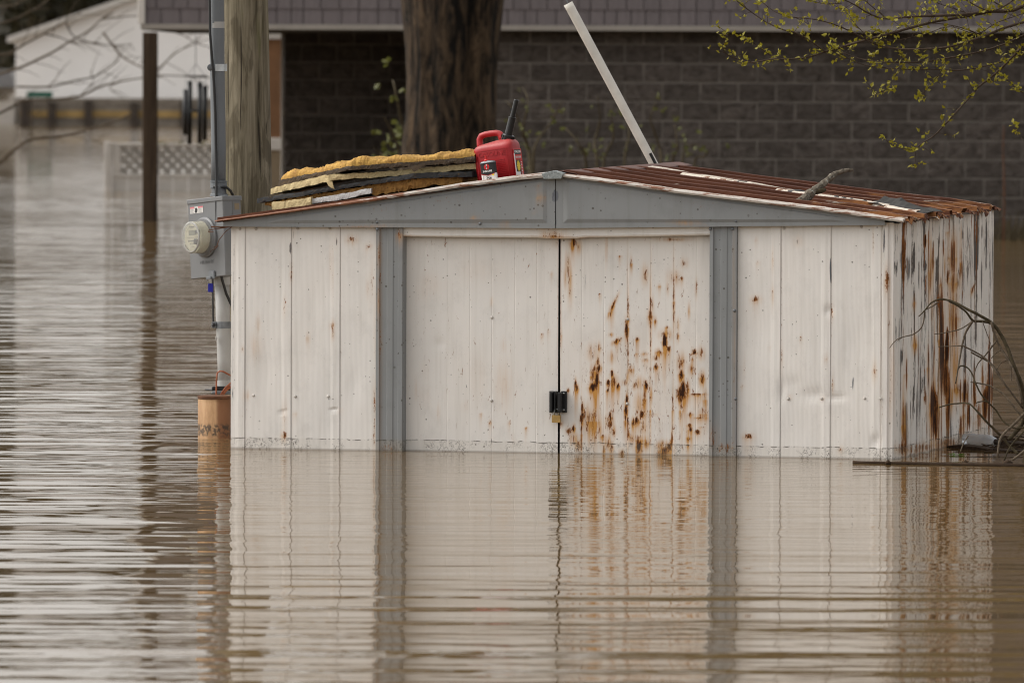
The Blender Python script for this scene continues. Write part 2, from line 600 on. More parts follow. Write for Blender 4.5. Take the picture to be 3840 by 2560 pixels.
M['foam_white'] = mk_foam('white_facing', (0.62, 0.61, 0.60), (0.50, 0.49, 0.48), (0.28, 0.24, 0.19), 45, 0.005)
M['foam_dark'] = mk_foam('dark_facing', (0.050, 0.040, 0.032), (0.085, 0.058, 0.035), (0.20, 0.11, 0.03), 26, 0.004)
M['foam_slate'] = mk_foam('slate_facing', (0.040, 0.042, 0.045), (0.028, 0.027, 0.027), (0.12, 0.075, 0.03), 20, 0.003)

def mk_red():
    m = NT('red_polyethylene', 0.42, 0, 0.4)
    o = m.obj()
    n = m.noise(o, 26, 5)
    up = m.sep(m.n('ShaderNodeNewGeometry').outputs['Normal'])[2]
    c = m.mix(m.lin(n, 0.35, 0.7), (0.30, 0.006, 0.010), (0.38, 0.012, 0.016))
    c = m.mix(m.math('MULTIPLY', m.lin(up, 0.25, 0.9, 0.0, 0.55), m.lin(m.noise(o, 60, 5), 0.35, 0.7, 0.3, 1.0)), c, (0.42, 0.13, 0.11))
    m.col(c)
    return m.m
M['red'] = mk_red()
M['black_plastic'] = simple('black_plastic', (0.010, 0.010, 0.010), 0.35, 0, 0.15)

def mk_bark(name, a, b, sc=(22, 22, 5), bm=0.03, lichen=0.0, hard=(0.3, 0.7)):
    m = NT(name, 0.9, 0, 0.2)
    o = m.obj()
    n = m.noise(m.mapv(o, sc), 1.0, 6, 0.7, 0.5)
    c = m.mix(m.lin(n, hard[0], hard[1]), a, b)
    if lichen:
        c = m.mix(m.step(m.noise(o, 60, 4), 0.58, 0.66), c, (0.30, 0.30, 0.26))
    m.col(c)
    m.bump(n, 1.0, bm)
    return m.m
M['trunk'] = mk_bark('furrowed_bark', (0.004, 0.003, 0.002), (0.100, 0.067, 0.040), (11, 11, 2.4), 0.14, hard=(0.40, 0.62))
M['twig'] = mk_bark('twig_bark', (0.030, 0.020, 0.014), (0.085, 0.060, 0.042), (60, 60, 60), 0.003)
M['dead'] = mk_bark('dead_branch_bark', (0.050, 0.038, 0.026), (0.16, 0.125, 0.09), (60, 60, 60), 0.003)
M['dead_dark'] = mk_bark('dark_branch_bark', (0.030, 0.024, 0.015), (0.085, 0.065, 0.035), (40, 40, 40), 0.004)
M['lichen'] = mk_bark('lichened_branch', (0.055, 0.045, 0.035), (0.20, 0.17, 0.13), (70, 70, 70), 0.006, 1)
M['drift'] = mk_bark('driftwood', (0.016, 0.010, 0.007), (0.06, 0.037, 0.02), (14, 60, 60), 0.004)
M['pale_drift'] = mk_bark('pale_driftwood', (0.09, 0.055, 0.03), (0.22, 0.16, 0.10), (14, 60, 60), 0.004)
def mk_leaf(name, a, b):
    m = NT(name, 0.5, 0, 0.3)
    c = m.mix(m.lin(m.noise(m.obj(), 11, 3), 0.35, 0.65), a, b)
    m.col(c)
    tr = m.n('ShaderNodeBsdfTranslucent')
    m.l(c, tr.inputs['Color'])
    ms = m.n('ShaderNodeMixShader')
    ms.inputs[0].default_value = 0.35
    m.l(m.b.outputs[0], ms.inputs[1])
    m.l(tr.outputs[0], ms.inputs[2])
    m.l(ms.outputs[0], m.t.nodes['Material Output'].inputs['Surface'])
    return m.m
M['leaf'] = mk_leaf('spring_leaf', (0.20, 0.165, 0.010), (0.29, 0.26, 0.022))
M['leaf_dull'] = mk_leaf('shrub_leaf', (0.075, 0.085, 0.018), (0.13, 0.13, 0.035))
M['leaf_dark'] = mk_leaf('dark_foliage', (0.022, 0.020, 0.010), (0.05, 0.042, 0.02))
M['leaf_bright'] = mk_leaf('green_sprig', (0.10, 0.22, 0.02), (0.16, 0.32, 0.03))

def mk_block():
    m = NT('split_face_block', 0.92, 0, 0.15)
    o = m.obj()
    oi = m.n('ShaderNodeObjectInfo')
    v = m.n('ShaderNodeVectorMath', operation='ADD')
    m.l(o, v.inputs[0])
    m.l(oi.outputs['Location'], v.inputs[1])
    n = m.noise(m.mapv(v.outputs[0], (9, 9, 13), rot=(0, 0.5, 0)), 1.0, 6, 0.68, 0.5)
    c = m.ramp(n, [(0.30, (0.036, 0.029, 0.025)), (0.5, (0.102, 0.086, 0.075)), (0.75, (0.165, 0.142, 0.125))])
    c = m.mix(m.lin(oi.outputs['Random'], 0, 1, 0.0, 0.6), c, (0.052, 0.044, 0.038))
    m.col(c)
    m.bump(n, 1.0, 0.05)
    return m.m
M['block'] = mk_block()
M['mortar'] = simple('mortar', (0.150, 0.132, 0.115), 0.95, 0, 0.2, 6)
def mk_shake():
    m = NT('grey_shake_siding', 0.75, 0, 0.25)
    oi = m.n('ShaderNodeObjectInfo')
    v = m.n('ShaderNodeVectorMath', operation='ADD')
    m.l(m.obj(), v.inputs[0])
    m.l(oi.outputs['Location'], v.inputs[1])
    n = m.noise(m.mapv(v.outputs[0], (30, 30, 4)), 1.0, 4)
    c = m.mix(m.lin(n, 0.3, 0.7), (0.128, 0.110, 0.112), (0.162, 0.140, 0.142))
    c = m.mix(m.lin(oi.outputs['Random'], 0, 1, 0, 0.3), c, (0.10, 0.088, 0.090))
    m.col(c)
    m.bump(n, 0.4, 0.004)
    return m.m
M['shake'] = mk_shake()
M['trim'] = simple('pale_trim', (0.28, 0.255, 0.225), 0.6, 0, 0.06, 5)
M['white_trim'] = simple('white_trim', (0.55, 0.52, 0.48), 0.6, 0, 0.06, 5)
M['dark_post'] = mk_bark('dark_stained_post', (0.030, 0.020, 0.013), (0.10, 0.070, 0.047), (22, 22, 1.2), 0.006)
M['soffit'] = simple('dark_soffit', (0.022, 0.019, 0.017), 0.9)
M['shingle_roof'] = simple('asphalt_shingles', (0.06, 0.055, 0.052), 0.9, 0, 0.3, 20)
M['brown_panel'] = simple('brown_panel', (0.20, 0.10, 0.045), 0.7, 0, 0.12, 5)
def mk_clap():
    m = NT('white_clapboard', 0.6, 0, 0.3)
    o = m.obj()
    z = m.sep(o)[2]
    saw = m.math('FRACT', m.math('MULTIPLY', z, 5.0))
    c = m.mix(m.lin(m.noise(o, 0.8, 4), 0.35, 0.7), (0.80, 0.775, 0.745), (0.86, 0.835, 0.81))
    m.col(c)
    m.bump(saw, 0.4, 0.02)
    return m.m
M['clap'] = mk_clap()
M['dock'] = mk_bark('weathered_dock_planks', (0.12, 0.10, 0.08), (0.24, 0.21, 0.175), (3, 3, 6), 0.01)
M['dock_post'] = mk_bark('dark_dock_post', (0.03, 0.025, 0.02), (0.075, 0.06, 0.05), (6, 6, 2), 0.01)
M['yellow'] = simple('faded_yellow_paint', (0.31, 0.205, 0.075), 0.7, 0, 0.2, 2)
M['green_sign'] = simple('green_sign', (0.006, 0.085, 0.055), 0.5, 0, 0.1)
M['vinyl'] = simple('white_vinyl', (0.52, 0.49, 0.45), 0.55, 0, 0.10, 3)
M['vinyl_slat'] = simple('dirty_vinyl_slat', (0.30, 0.28, 0.25), 0.55, 0, 0.15, 3)
M['tan'] = simple('tan_wood', (0.22, 0.17, 0.11), 0.8, 0, 0.2, 3)
M['grey_roof'] = simple('grey_tin_roof', (0.16, 0.16, 0.165), 0.6, 0, 0.1, 2)
M['chime'] = simple('black_chime', (0.008, 0.008, 0.009), 0.35)
M['moss'] = simple('green_moss', (0.10, 0.09, 0.02), 0.9, 0, 0.3, 10)
M['ground'] = simple('muddy_ground', (0.12, 0.095, 0.06), 0.95, 0, 0.3, 0.5)

def mk_water():
    m = NT('muddy_flood_water', 0.03, 0, 0.48)
    m.b.inputs['IOR'].default_value = 1.333
    P = m.pos()
    xyz = m.sep(P)
    m.col(m.mix(m.noise(m.mapv(P, (0.15, 0.15, 1)), 1.0, 3), (0.125, 0.080, 0.034), (0.150, 0.098, 0.044)))
    # height in metres, summed from long low swells and finer ripples
    warp = m.noise(m.mapv(P, (0.5, 0.12, 1)), 1.0, 2)
    def layer(sx, sy, loc, amp, det=2, rot=0.0):
        n = m.noise(m.mapv(P, (sx, sy, 0.0), loc=loc, rot=(0, 0, rot)), 1.0, det, 0.5)
        return m.math('MULTIPLY', m.math('SUBTRACT', n, 0.5), amp)
    near = m.math('MULTIPLY', m.math('ADD', layer(0.13, 2.3, (3.1, 7.7, 0), 0.020, 2, 0.02), layer(0.30, 1.25, (8.1, 2.7, 0), 0.028, 2, -0.03)), m.step(xyz[1], 34.5, 24.0))
    left = m.math('MAXIMUM', m.step(xyz[0], -1.05, -1.75), m.step(xyz[1], 37.5, 40.0))
    open_ = m.math('MULTIPLY', m.math('ADD', layer(0.5, 1.6, (9.3, 2.2, 0), 0.056, 2, -0.05), layer(1.3, 2.7, (2.3, 9.2, 0), 0.018, 2, 0.12)), m.math('MULTIPLY', left, m.lin(m.noise(m.mapv(P, (0.3, 0.10, 0)), 1, 2), 0.3, 0.7, 0.45, 1.15)))
    calm = m.math('ADD', layer(0.9, 2.6, (1.3, 5.2, 0), 0.0062, 2, 0.04), layer(2.2, 3.6, (6.1, 1.2, 0), 0.0042, 1, 0.3))
    fine = m.math('MULTIPLY', layer(3.4, 9.0, (4.4, 8.1, 0), 0.0030, 2), m.lin(m.noise(m.mapv(P, (0.5, 0.28, 0), loc=(7, 3, 0)), 1, 2), 0.42, 0.66, 0.25, 1.9))
    h = m.math('ADD', m.math('ADD', near, open_), m.math('ADD', calm, fine))
    m.bump(h, 1.0, 1.0)
    return m.m
M['water'] = mk_water()

# ------------------------------------------------------------------ ground and water
def sheet_grid(name, xs, ys, zf, mat):
    return MB().grid([[(x, y, zf(x, y)) for x in xs] for y in ys]).build(name, mat, smooth=True)
def gz(x, y):
    if y < 8:
        return 0.15 - 1.0 * min(1, max(0, (y - 1) / 7))
    if y > 232:
        return -0.85 + 1.5 * min(1, (y - 232) / 20) + max(0, (y - 300)) * 0.004
    return -0.85
gxs = [-1500, -600, -200, -80, -40, -20, -10, 0, 10, 20, 40, 80, 200, 600, 1500]
gys = [-400, -50, -10, 0, 2, 4, 6, 8, 20, 60, 120, 200, 232, 238, 245, 252, 270, 300, 400, 700, 1500, 4000]
struct(sheet_grid('ground', gxs, gys, gz, M['ground']))
wxs = [-1500, -300, -60, -20, -8, 0, 8, 20, 60, 300, 1500]
wys = [2.2, 10, 20, 30, 40, 60, 100, 160, 246]
struct(sheet_grid('water', wxs, wys, lambda x, y: 0.0, M['water']))

# ------------------------------------------------------------------ far bank, left: white building on its dock wall
DY = 222.0
def X(px, Y):
    return (px - PW / 2) / F * Y
def Z(py, Y):
    return CAM_H - (py - HORIZON) / F * Y
zb = Z(375, DY)
t = thing('dock_wall', 'low weathered dock wall with a yellow stripe below the white building', 'dock', (X(70, DY), DY, 0))
x0, x1 = X(68, DY), X(1330, DY)
MB().box((x0, DY + 0.02, -1.0), (x1, DY + 9.0, zb)).build('deck', M['dock'], t, world=True)
nb = 4
for i in range(nb):
    za, zc = zb * i / nb, zb * (i + 1) / nb - 0.015
    if i == 0:
        za = -0.8
    MB().box((x0, DY - 0.06, za), (x1, DY + 0.018, zc)).build('plank', M['dock'], t, world=True)
zy0, zy1 = Z(446, DY), Z(421, DY)
MB().box((x0 + 0.05, DY - 0.08, zy0), (x1, DY - 0.062, zy1)).build('yellow_stripe', M['yellow'], t, world=True)
for k, px in enumerate((92, 194, 330, 502, 690, 880)):
    MB().box((X(px, DY) - 0.11, DY - 0.26, -0.9), (X(px, DY) + 0.11, DY - 0.09, zb - 0.06 - 0.05 * (k % 2))).build('post', M['dock_post'], t, world=True)

BY = 225.0
t = thing('white_building', 'white clapboard gabled building behind the dock wall', 'building', (X(55, BY), BY, zb))
bx0, bx1, bpk = X(56, BY), X(1600, BY), X(828, BY)
ze, zp = Z(158, BY), Z(158, BY) + 0.344 * (X(828, BY) - X(56, BY))
MB().prism([(bx0, zb), (bx1, zb), (bx1, ze), (bpk, zp), (bx0, ze)], 12.0, Matrix.Translation((0, BY, 0))).build('wall', M['clap'], t, world=True)
for sg, xe in ((-1, bx0), (1, bx1)):
    d = Vector((xe - bpk, 0, ze - zp)).normalized()
    a, b = Vector((bpk, 0, zp + 0.01)), Vector((xe, 0, ze + 0.01)) + d * 0.25
    nrm = Vector((0, 0, 0.16))
    MB().prism([(a.x, a.z), (b.x, b.z), (b.x, b.z + 0.16), (a.x, a.z + 0.16)], 12.6, Matrix.Translation((0, BY - 0.3, 0))).build('roof', M['white_trim'], t, world=True)

GY = 221.2
t = thing('green_sign', 'small green rectangular sign standing on the dock wall', 'sign', (X(146, GY), GY, zb - 0.1))
MB().bbox((X(98, GY), GY, Z(372, GY)), (X(195, GY), GY + 0.04, Z(350, GY)), 0.008).build('panel', M['green_sign'], t, world=True)
for px in (112, 180):
    MB().box((X(px, GY) - 0.03, GY + 0.045, -0.9), (X(px, GY) + 0.03, GY + 0.10, Z(353, GY))).build('post', M['dock_post'], t, world=True)

CY = 232.0
t = thing('lattice_cabin', 'small cabin with grey roof and tan lattice skirt at the left edge', 'cabin', (X(-120, CY), CY, 0))
zr0, zr1 = Z(335, CY), Z(268, CY)
MB().box((X(-420, CY), CY, -0.8), (X(52, CY), CY + 4, zr0)).build('wall', M['white_trim'], t, world=True)
MB().prism([(X(-460, CY), zr0 + 0.01), (X(58, CY), zr0 + 0.01), (X(40, CY), zr1), (X(-440, CY), zr1)], 5.0, Matrix.Translation((0, CY - 0.4, 0))).build('roof', M['grey_roof'], t, world=True)
lat = MB()
za, zc = Z(384, CY), Z(340, CY)
for i in range(22):
    xx = X(-420, CY) + i * 0.18
    for sg in (-1, 1):
        p, q = Vector((xx, CY - 0.05 - 0.02 * sg, za)), Vector((xx + sg * (zc - za) + (0 if sg > 0 else 0), CY - 0.05 - 0.02 * sg, zc))
        if max(p.x, q.x) < X(52, CY):
            lat.tube([p, q], 0.022, 4)
struct(lat.build('lattice', M['tan'], t, world=True), 'stuff')

# ------------------------------------------------------------------ white lattice fence in the flood
FY = 110.0
t = thing('lattice_fence', 'white vinyl lattice fence half sunk in the flood', 'fence', (X(400, FY), FY, 0))
fz = lambda py: Z(py, FY)
MB().bbox((X(390, FY), FY - 0.05, -0.7), (X(416, FY), FY + 0.05, fz(536)), 0.008).build('post', M['vinyl'], t, world=True)
for a, b, c, d in ((420, 1046, 540, 553), (420, 1046, 657, 668)):
    MB().bbox((X(a, FY), FY - 0.03, fz(d)), (X(b, FY), FY + 0.03, fz(c)), 0.006).build('rail', M['vinyl'], t, world=True)
MB().bbox((X(422, FY), FY - 0.025, fz(657) + 0.002), (X(450, FY), FY + 0.025, fz(553) - 0.002), 0.006).build('stile', M['vinyl'], t, world=True)
za, zc = fz(657), fz(553)
xl, xr = X(451, FY), X(1046, FY)
pitch = 40.5 / F * FY
def slat(xa, za_, xb, zb_, yo):
    MB().box((0, -0.006, -0.026), (math.hypot(xb - xa, zb_ - za_), 0.006, 0.026), Matrix.Translation((xa, FY + yo, za_)) @ Matrix.Rotation(-math.atan2(zb_ - za_, xb - xa), 4, 'Y')).build('slat', M['vinyl_slat'], t, world=True)
i = -5
while xl + i * pitch < xr:
    xb_ = xl + i * pitch
    for sg, yo in ((1, -0.008), (-1, 0.008)):
        a = [xb_ if sg > 0 else xb_ + (zc - za), za]
        b = [xb_ + (zc - za) if sg > 0 else xb_, zc]
        (pa, pb) = (a, b) if a[0] < b[0] else (b, a)
        if pb[0] <= xl or pa[0] >= xr:
            continue
        def clipx(x):
            f = (x - pa[0]) / (pb[0] - pa[0])
            return [x, pa[1] + f * (pb[1] - pa[1])]
        qa = clipx(xl) if pa[0] < xl else pa
        qb = clipx(xr) if pb[0] > xr else pb
        if qb[0] - qa[0] > 0.03:
            slat(qa[0], qa[1], qb[0], qb[1], yo)
    i += 1
nbd = 11
for i in range(nbd):
    a = X(420 + (1046 - 420) * i / nbd, FY)
    b = X(420 + (1046 - 420) * (i + 1) / nbd, FY) - 0.012
    MB().box((a, FY - 0.012, -0.7), (b, FY + 0.012, fz(668) - 0.002)).build('board', M['vinyl'], t, world=True)
for px in (610, 672, 760):
    c = at(px, 541, FY - 0.01)
    mb = MB()
    for q in range(24):
        p = c + Vector((rnd.gauss(0, 0.045), rnd.gauss(0, 0.02), rnd.uniform(-0.02, 0.02)))
        mb.tube([p, p + Vector((rnd.uniform(-.02, .02), 0, 0.03))], [0.010, 0.002], 4)
    struct(mb.build('moss', M['moss'], t, world=True), 'stuff')

# ------------------------------------------------------------------ raised house of split-face block and grey shakes
HY = 83.0
house = thing('raised_house', 'raised grey house with block wall, shake siding and dark carport', 'house', (0, HY, 0))
HB = lambda: MB()
hz = lambda py: Z(py, HY)
soff = hz(106)
XL, XR = X(540, HY), X(4700, HY)
XC = X(1560, HY)                       # where the block wall begins; left of it the carport is open
# mortar cores
MB().box((XC, HY + 0.008, -0.9), (XR, HY + 0.30, soff)).build('block_wall', M['mortar'], house, world=True)
RY = 89.5
RXa, RXb = X(1062, RY), X(1700, RY)
MB().box((RXa, RY + 0.008, -0.9), (RXb, RY + 0.25, soff)).build('carport_wall', M['mortar'], house, world=True)
MB().box((XC, HY + 0.302, -0.9), (XC + 0.2, RY + 0.034, soff)).build('return_wall', M['mortar'], house, world=True)
# blocks
variants = []
for k in range(7):
    r2 = random.Random(100 + k)
    bw, bh = 0.3914, 0.1882
    P = []
    for i, z in enumerate((0.0, 0.012, bh * 0.5, bh - 0.012, bh)):
        row = []
        for j, x in enumerate((0.0, 0.012, bw * 0.33, bw * 0.66, bw - 0.012, bw)):
            edge = i in (0, 4) or j in (0, 5)
            row.append((x, 0.012 if edge else -r2.uniform(-0.002, 0.007), z))
        P.append(row)
    me = MB().grid(P).mesh('block')
    me.materials.append(M['block'])
    variants.append(me)
rows = 12
ztop = soff - 0.16 + 0.2032
for (xa, xb, Y, cut) in ((XC, X(4150, HY), HY, 0), (RXa, X(1600, RY), RY, 1)):
    for r_ in range(rows):
        zz = soff - 0.165 - r_ * 0.2032
        if zz < -0.25:
            break
        off = 0.2032 if r_ % 2 else 0.0
        x = xa - off
        while x < xb:
            o = bpy.data.objects.new('block', rnd.choice(variants))
            COL.objects.link(o)
            o.parent = house
            sx = 1.0
            xs_ = x
            if x < xa:
                sx = (x + 0.3964 - xa) / 0.3964
                xs_ = xa
            if sx > 0.15:
                o.location = (xs_, Y - HY, zz)
                o.scale = (sx, 1, 1)
            else:
                bpy.data.objects.remove(o)
            x += 0.4064
    # cut blocks under the trim
# upper storey
UY = HY - 0.32
zt = hz(96)
MB().box((XL + 0.02, UY + 0.03, soff + 0.004), (XR, UY + 9.5, zt + 3.2)).build('upper_wall', M['shake'], house, world=True)
MB().box((XL - 0.02, UY + 0.01, soff - 0.035), (XR, UY + 9.6, soff)).build('soffit', M['soffit'], house, world=True)
MB().bbox((XL - 0.03, UY - 0.02, soff - 0.03), (XR, UY + 0.008, zt), 0.004).build('trim_board', M['trim'], house, world=True)
MB().bbox((X(514, UY), UY - 0.03, zt + 0.003), (X(541, UY), UY + 0.20, zt + 3.2), 0.006).build('corner_trim', M['white_trim'], house, world=True)
sv = []
for k in range(4):
    wd = (0.13, 0.155, 0.18, 0.205)[k]
    me = MB().add([(0.005, 0.0, 0.0), (wd - 0.005, 0.0, 0.0), (wd - 0.005, 0.014, 0.178), (0.005, 0.014, 0.178), (0.005, 0.026, 0.0), (wd - 0.005, 0.026, 0.0), (wd - 0.005, 0.0265, 0.178), (0.005, 0.0265, 0.178)],
                  [(0, 1, 2, 3), (0, 4, 5, 1), (1, 5, 6, 2), (3, 2, 6, 7), (4, 0, 3, 7)]).mesh('shake')
    me.materials.append(M['shake'])
    sv.append((wd, me))
ch = 0.164
for r_ in range(3):
    x = X(542, UY) - rnd.uniform(0, 0.02)
    while x < X(4100, UY):
        wd, me = rnd.choice(sv)
        o = bpy.data.objects.new('shake', me)
        COL.objects.link(o)
        o.parent = house
        o.location = (x, UY - HY - 0.004 - rnd.uniform(0, 0.003), zt + 0.004 + r_ * ch)
        x += wd
rest = MB()
for r_ in range(3, 19):
    x = X(542, UY)
    while x < X(4100, UY):
        wd = rnd.choice(sv)[0]
        z = zt + 0.004 + r_ * ch
        rest.add([(x + .002, UY - 0.004, z), (x + wd - .002, UY - 0.004, z), (x + wd - .002, UY + 0.01, z + .178), (x + .002, UY + 0.01, z + .178)], [(0, 1, 2, 3)])
        x += wd
struct(rest.build('shake_siding', M['shake'], house, world=True), 'stuff')
MB().prism([(XL - 0.5, zt + 3.2), (XR + 0.5, zt + 3.2), (XR - 0.3, zt + 5.4), (XL + 3.5, zt + 5.4)], 10.4, Matrix.Translation((0, UY - 0.5, 0))).build('roof', M['shingle_roof'], house, world=True)
# carport posts
PY = 88.5
MB().bbox((X(533, PY), PY - 0.075, -0.9), (X(588, PY), PY + 0.075, soff - 0.037), 0.008).build('post', M['dark_post'], house, world=True)
# brown panelled corner of the carport seen past the pole
BPY = 96.5
MB().box((X(975, BPY), BPY, Z(520, BPY)), (X(1051, BPY), BPY + 0.12, Z(150, BPY))).build('brown_panel', M['brown_panel'], house, world=True)
MB().bbox((X(970, BPY), BPY - 0.05, Z(149, BPY)), (X(1061, BPY), BPY + 0.14, Z(117, BPY)), 0.006).build('panel_cap', M['white_trim'], house, world=True)
MB().bbox((X(975, BPY), BPY - 0.03, Z(566, BPY)), (X(1060, BPY), BPY + 0.14, Z(521, BPY)), 0.006).build('panel_base', M['white_trim'], house, world=True)
MB().box((X(975, BPY), BPY, -0.8), (X(1056, BPY), BPY + 0.12, Z(567, BPY))).build('panel_footing', M['tan'], house, world=True)
MB().tube([(X(1056, RY - 0.1), RY - 0.1, -0.8), (X(1056, RY - 0.1), RY - 0.1, soff - 0.04)], 0.018, 8).build('lit_edge_strip', M['trim'], house, world=True)  # lit edge of the carport wall, put in as a pale tube

# wind chime under the overhang
WY = HY - 0.25
t = thing('wind_chime', 'black tubular wind chime hanging under the house overhang', 'wind chime', at(735, 340, WY))
for px, y0, y1, dy in ((695, 336, 506, 0.0), (712, 304, 541, 0.05), (750, 309, 538, -0.02), (769, 322, 527, 0.06)):
    MB().tube([at(px, y0, WY + dy), at(px - 1.5, y1, WY + dy)], 0.0255, 10).build('tube', M['chime'], t, smooth=True, world=True)
    MB().tube([at(px, y0 + 2, WY + dy), at(px + 3, 286, WY + dy)], 0.0022, 5).build('string', M['chime'], t, world=True)
c = at(733, 286, WY + 0.04)
MB().lathe([(0.01, -0.008), (0.125, -0.008), (0.125, 0.008), (0.01, 0.008)], 20, Matrix.Translation(c)).build('top_disc', M['dock_post'], t, world=True)
c2 = at(731, 416, WY + 0.04)
MB().lathe([(0.005, -0.014), (0.055, -0.014), (0.055, 0.014), (0.005, 0.014)], 16, Matrix.Translation(c2)).build('striker', M['chime'], t, world=True)
MB().tube([c, c2], 0.002, 5).build('string', M['chime'], t, world=True)
kn = at(734, 240, WY + 0.04)
for a in range(3):
    q = c + Vector((0.11 * math.cos(a * 2.1 + 0.4), 0.11 * math.sin(a * 2.1 + 0.4), 0))
    MB().tube([kn, q], 0.0025, 5).build('string', M['chime'], t, world=True)
MB().tube([kn, Vector((kn.x, kn.y, soff - 0.03))], 0.004, 5).build('string', M['chime'], t, world=True)

# ------------------------------------------------------------------ the flooded metal shed
TH = R(15.0)
UD, VD = Vector((math.cos(TH), -math.sin(TH), 0)), Vector((math.sin(TH), math.cos(TH), 0))
PR = onz(3343, 1722)
lo, hi = 2.0, 4.5
for _ in range(50):
    W = (lo + hi) / 2
    if proj(PR - UD * W)[0] > 866:
        lo = W
    else:
        hi = W
PL = PR - UD * W
lo, hi = 1.0, 4.0
for _ in range(50):
    L = (lo + hi) / 2
    if proj(PR + VD * L)[0] < 3722:
        lo = L
    else:
        hi = L
shed = thing('storage_shed', 'flooded white metal shed with grey gable and rusted roof', 'shed', PL, -TH)
print('SHED W', W, 'L', L, 'PL', PL, 'PR', PR)
def loc2w(u, v, z):
    return PL + UD * u + VD * v + Vector((0, 0, z))
def fr(px, py, v=0.0):
    """pixel -> (u, w) on the shed plane at depth v behind the front wall"""
    d = ray(px, py)
    q = PL + VD * v
    tt = (q - CO).dot(VD) / d.dot(VD)
    P = CO + d * tt - PL
    return P.dot(UD), P.z
def sd(px, py, u=None):
    """pixel -> (v, w) on the right side plane"""
    u = W if u is None else u
    d = ray(px, py)
    tt = (PL + UD * u - CO).dot(UD) / d.dot(UD)
    P = CO + d * tt - PL
    return P.dot(VD), P.z
def toloc(P):
    q = Vector(P) - PL
    return Vector((q.dot(UD), q.dot(VD), q.z))
def projA(Wd):
    q = (Wd - np.array(CO)) @ np.array(CR)
    return PW / 2 + F * q[:, 0] / -q[:, 2], PH / 2 - F * q[:, 1] / -q[:, 2]
def paintmesh(me, blobs, k=(1.0, 1.0, 1.0), flat=1.5, floor=None):
    n = len(me.vertices)
    co = np.empty(n * 3)
    me.vertices.foreach_get('co', co)
    co = co.reshape(-1, 3)
    Wd = np.array(PL) + co[:, :1] * np.array(UD) + co[:, 1:2] * np.array(VD) + np.array([[0, 0, 1.0]]) * co[:, 2:]
    px, py = projA(Wd)
    out = np.zeros((n, 4))
    out[:, 3] = 1
    for b in blobs:
        x, y, sx, sy, ru, st, fl = b[:7]
        dr = b[7] if len(b) > 7 else 0
        sl = b[8] if len(b) > 8 else 0.0
        xx = px - x - sl * (py - y)
        g = np.exp(-((xx / sx) ** 2) ** 1.0 - (((py - y) / sy) ** 2) ** flat)
        out[:, 0] = np.maximum(out[:, 0], ru * g)
        out[:, 1] = np.maximum(out[:, 1], st * np.exp(-((xx / (sx * 1.5)) ** 2) - ((py - y) / (sy * 1.3)) ** 2))
        out[:, 2] = np.maximum(out[:, 2], fl * g)
        if not dr and ru > .5:
            dr = 28
        if dr:
            dy = (py - y) / dr
            out[:, 1] += np.where(dy > 0, 0.75 * max(ru, st) * np.exp(-((px - x) / (sx * 1.15 + 2)) ** 2 - dy * 1.3), 0)
    out[:, :3] *= np.array(k)
    if floor is not None:
        x, y, sx, sy, ru, st = floor[:6]
        g = np.exp(-(((px - x) / sx) ** 2) ** 2 - (((py - y) / sy) ** 2) ** 2)
        out[:, 0] = np.maximum(out[:, 0], ru * g)
        out[:, 1] = np.maximum(out[:, 1], st * g)
        if len(floor) > 6:
            out[:, 2] = np.maximum(out[:, 2], floor[6] * g)
    out[:, :3] = np.clip(out[:, :3], 0, 1.3)
    at_ = me.attributes.new('paint', 'FLOAT_COLOR', 'POINT')
    at_.data.foreach_set('color', out.ravel())
DENTS = [(3108, 1165, 16, 20, .007), (3050, 1480, 60, 26, .006), (2932, 1462, 12, 40, .006), (1252, 1536, 14, 7, .006), (1060, 1545, 14, 9, .005), (3285, 1655, 18, 26, .008), (2975, 1440, 40, 30, .004), (1640, 1290, 26, 22, .004), (2420, 1280, 40, 60, .004), (1900, 1080, 60, 80, .004), (3200, 1300, 50, 90, .004), (1180, 1150, 40, 110, .004), (2830, 1250, 40, 90, .004), (1000, 1400, 30, 90, .0035), (2250, 1100, 50, 70, .004), (1330, 1440, 26, 60, .004), (3135, 1490, 34, 14, .005)]
def dented(u, z):
    q = loc2w(u, 0, z)
    x, y = proj(q)
    return sum(d * math.exp(-((x - a) / p) ** 2 - ((y - b) / r_) ** 2) for a, b, p, r_, d in DENTS if abs(x - a) < 3 * p and abs(y - b) < 3 * r_)
def sheet(name, mat, a0, a1, keys, base, w0, wt, blobs=(), du=0.010, dw=0.012, axis='u', wob=0.0008, parent=None, smooth=False, k=(1, 1, 1), flat=1.5, floor=None):
    """folded steel sheet; keys = [(coordinate, outward fold)] along the sheet, wt(a) = its top"""
    aa = set(np.round(np.linspace(a0, a1, max(2, int((a1 - a0) / du) + 1)), 5))
    aa |= {round(k, 5) for k, _ in keys if a0 <= k <= a1}
    aa = sorted(aa)
    kx, kp = ([k for k, _ in keys], [p for _, p in keys]) if keys else ([a0, a1], [0, 0])
    ff = [w0, -0.05] if w0 < -0.05 else [w0]
    zs0 = ff + list(np.arange(0.0, 1.0, dw))
    P = []
    top = [wt(a) for a in aa]
    for z in list(zs0) + [None]:
        row = []
        for a, tp in zip(aa, top):
            f = (tp if z is None else (z if z <= 0 else z * tp))
            pr = float(np.interp(a, kx, kp)) + wob * mnoise.noise(Vector((a * 6, f * 4, base * 10))) * 3 - (dented(a, f) if axis == 'u' and f > 0.02 else 0)
            row.append((a, base - pr, f) if axis == 'u' else (base + pr, a, f))
        P.append(row)
    me = MB().grid(P, flip=False).mesh(name)
    paintmesh(me, blobs, k, flat, floor)
    return link(name, me, mat, parent or shed, smooth)

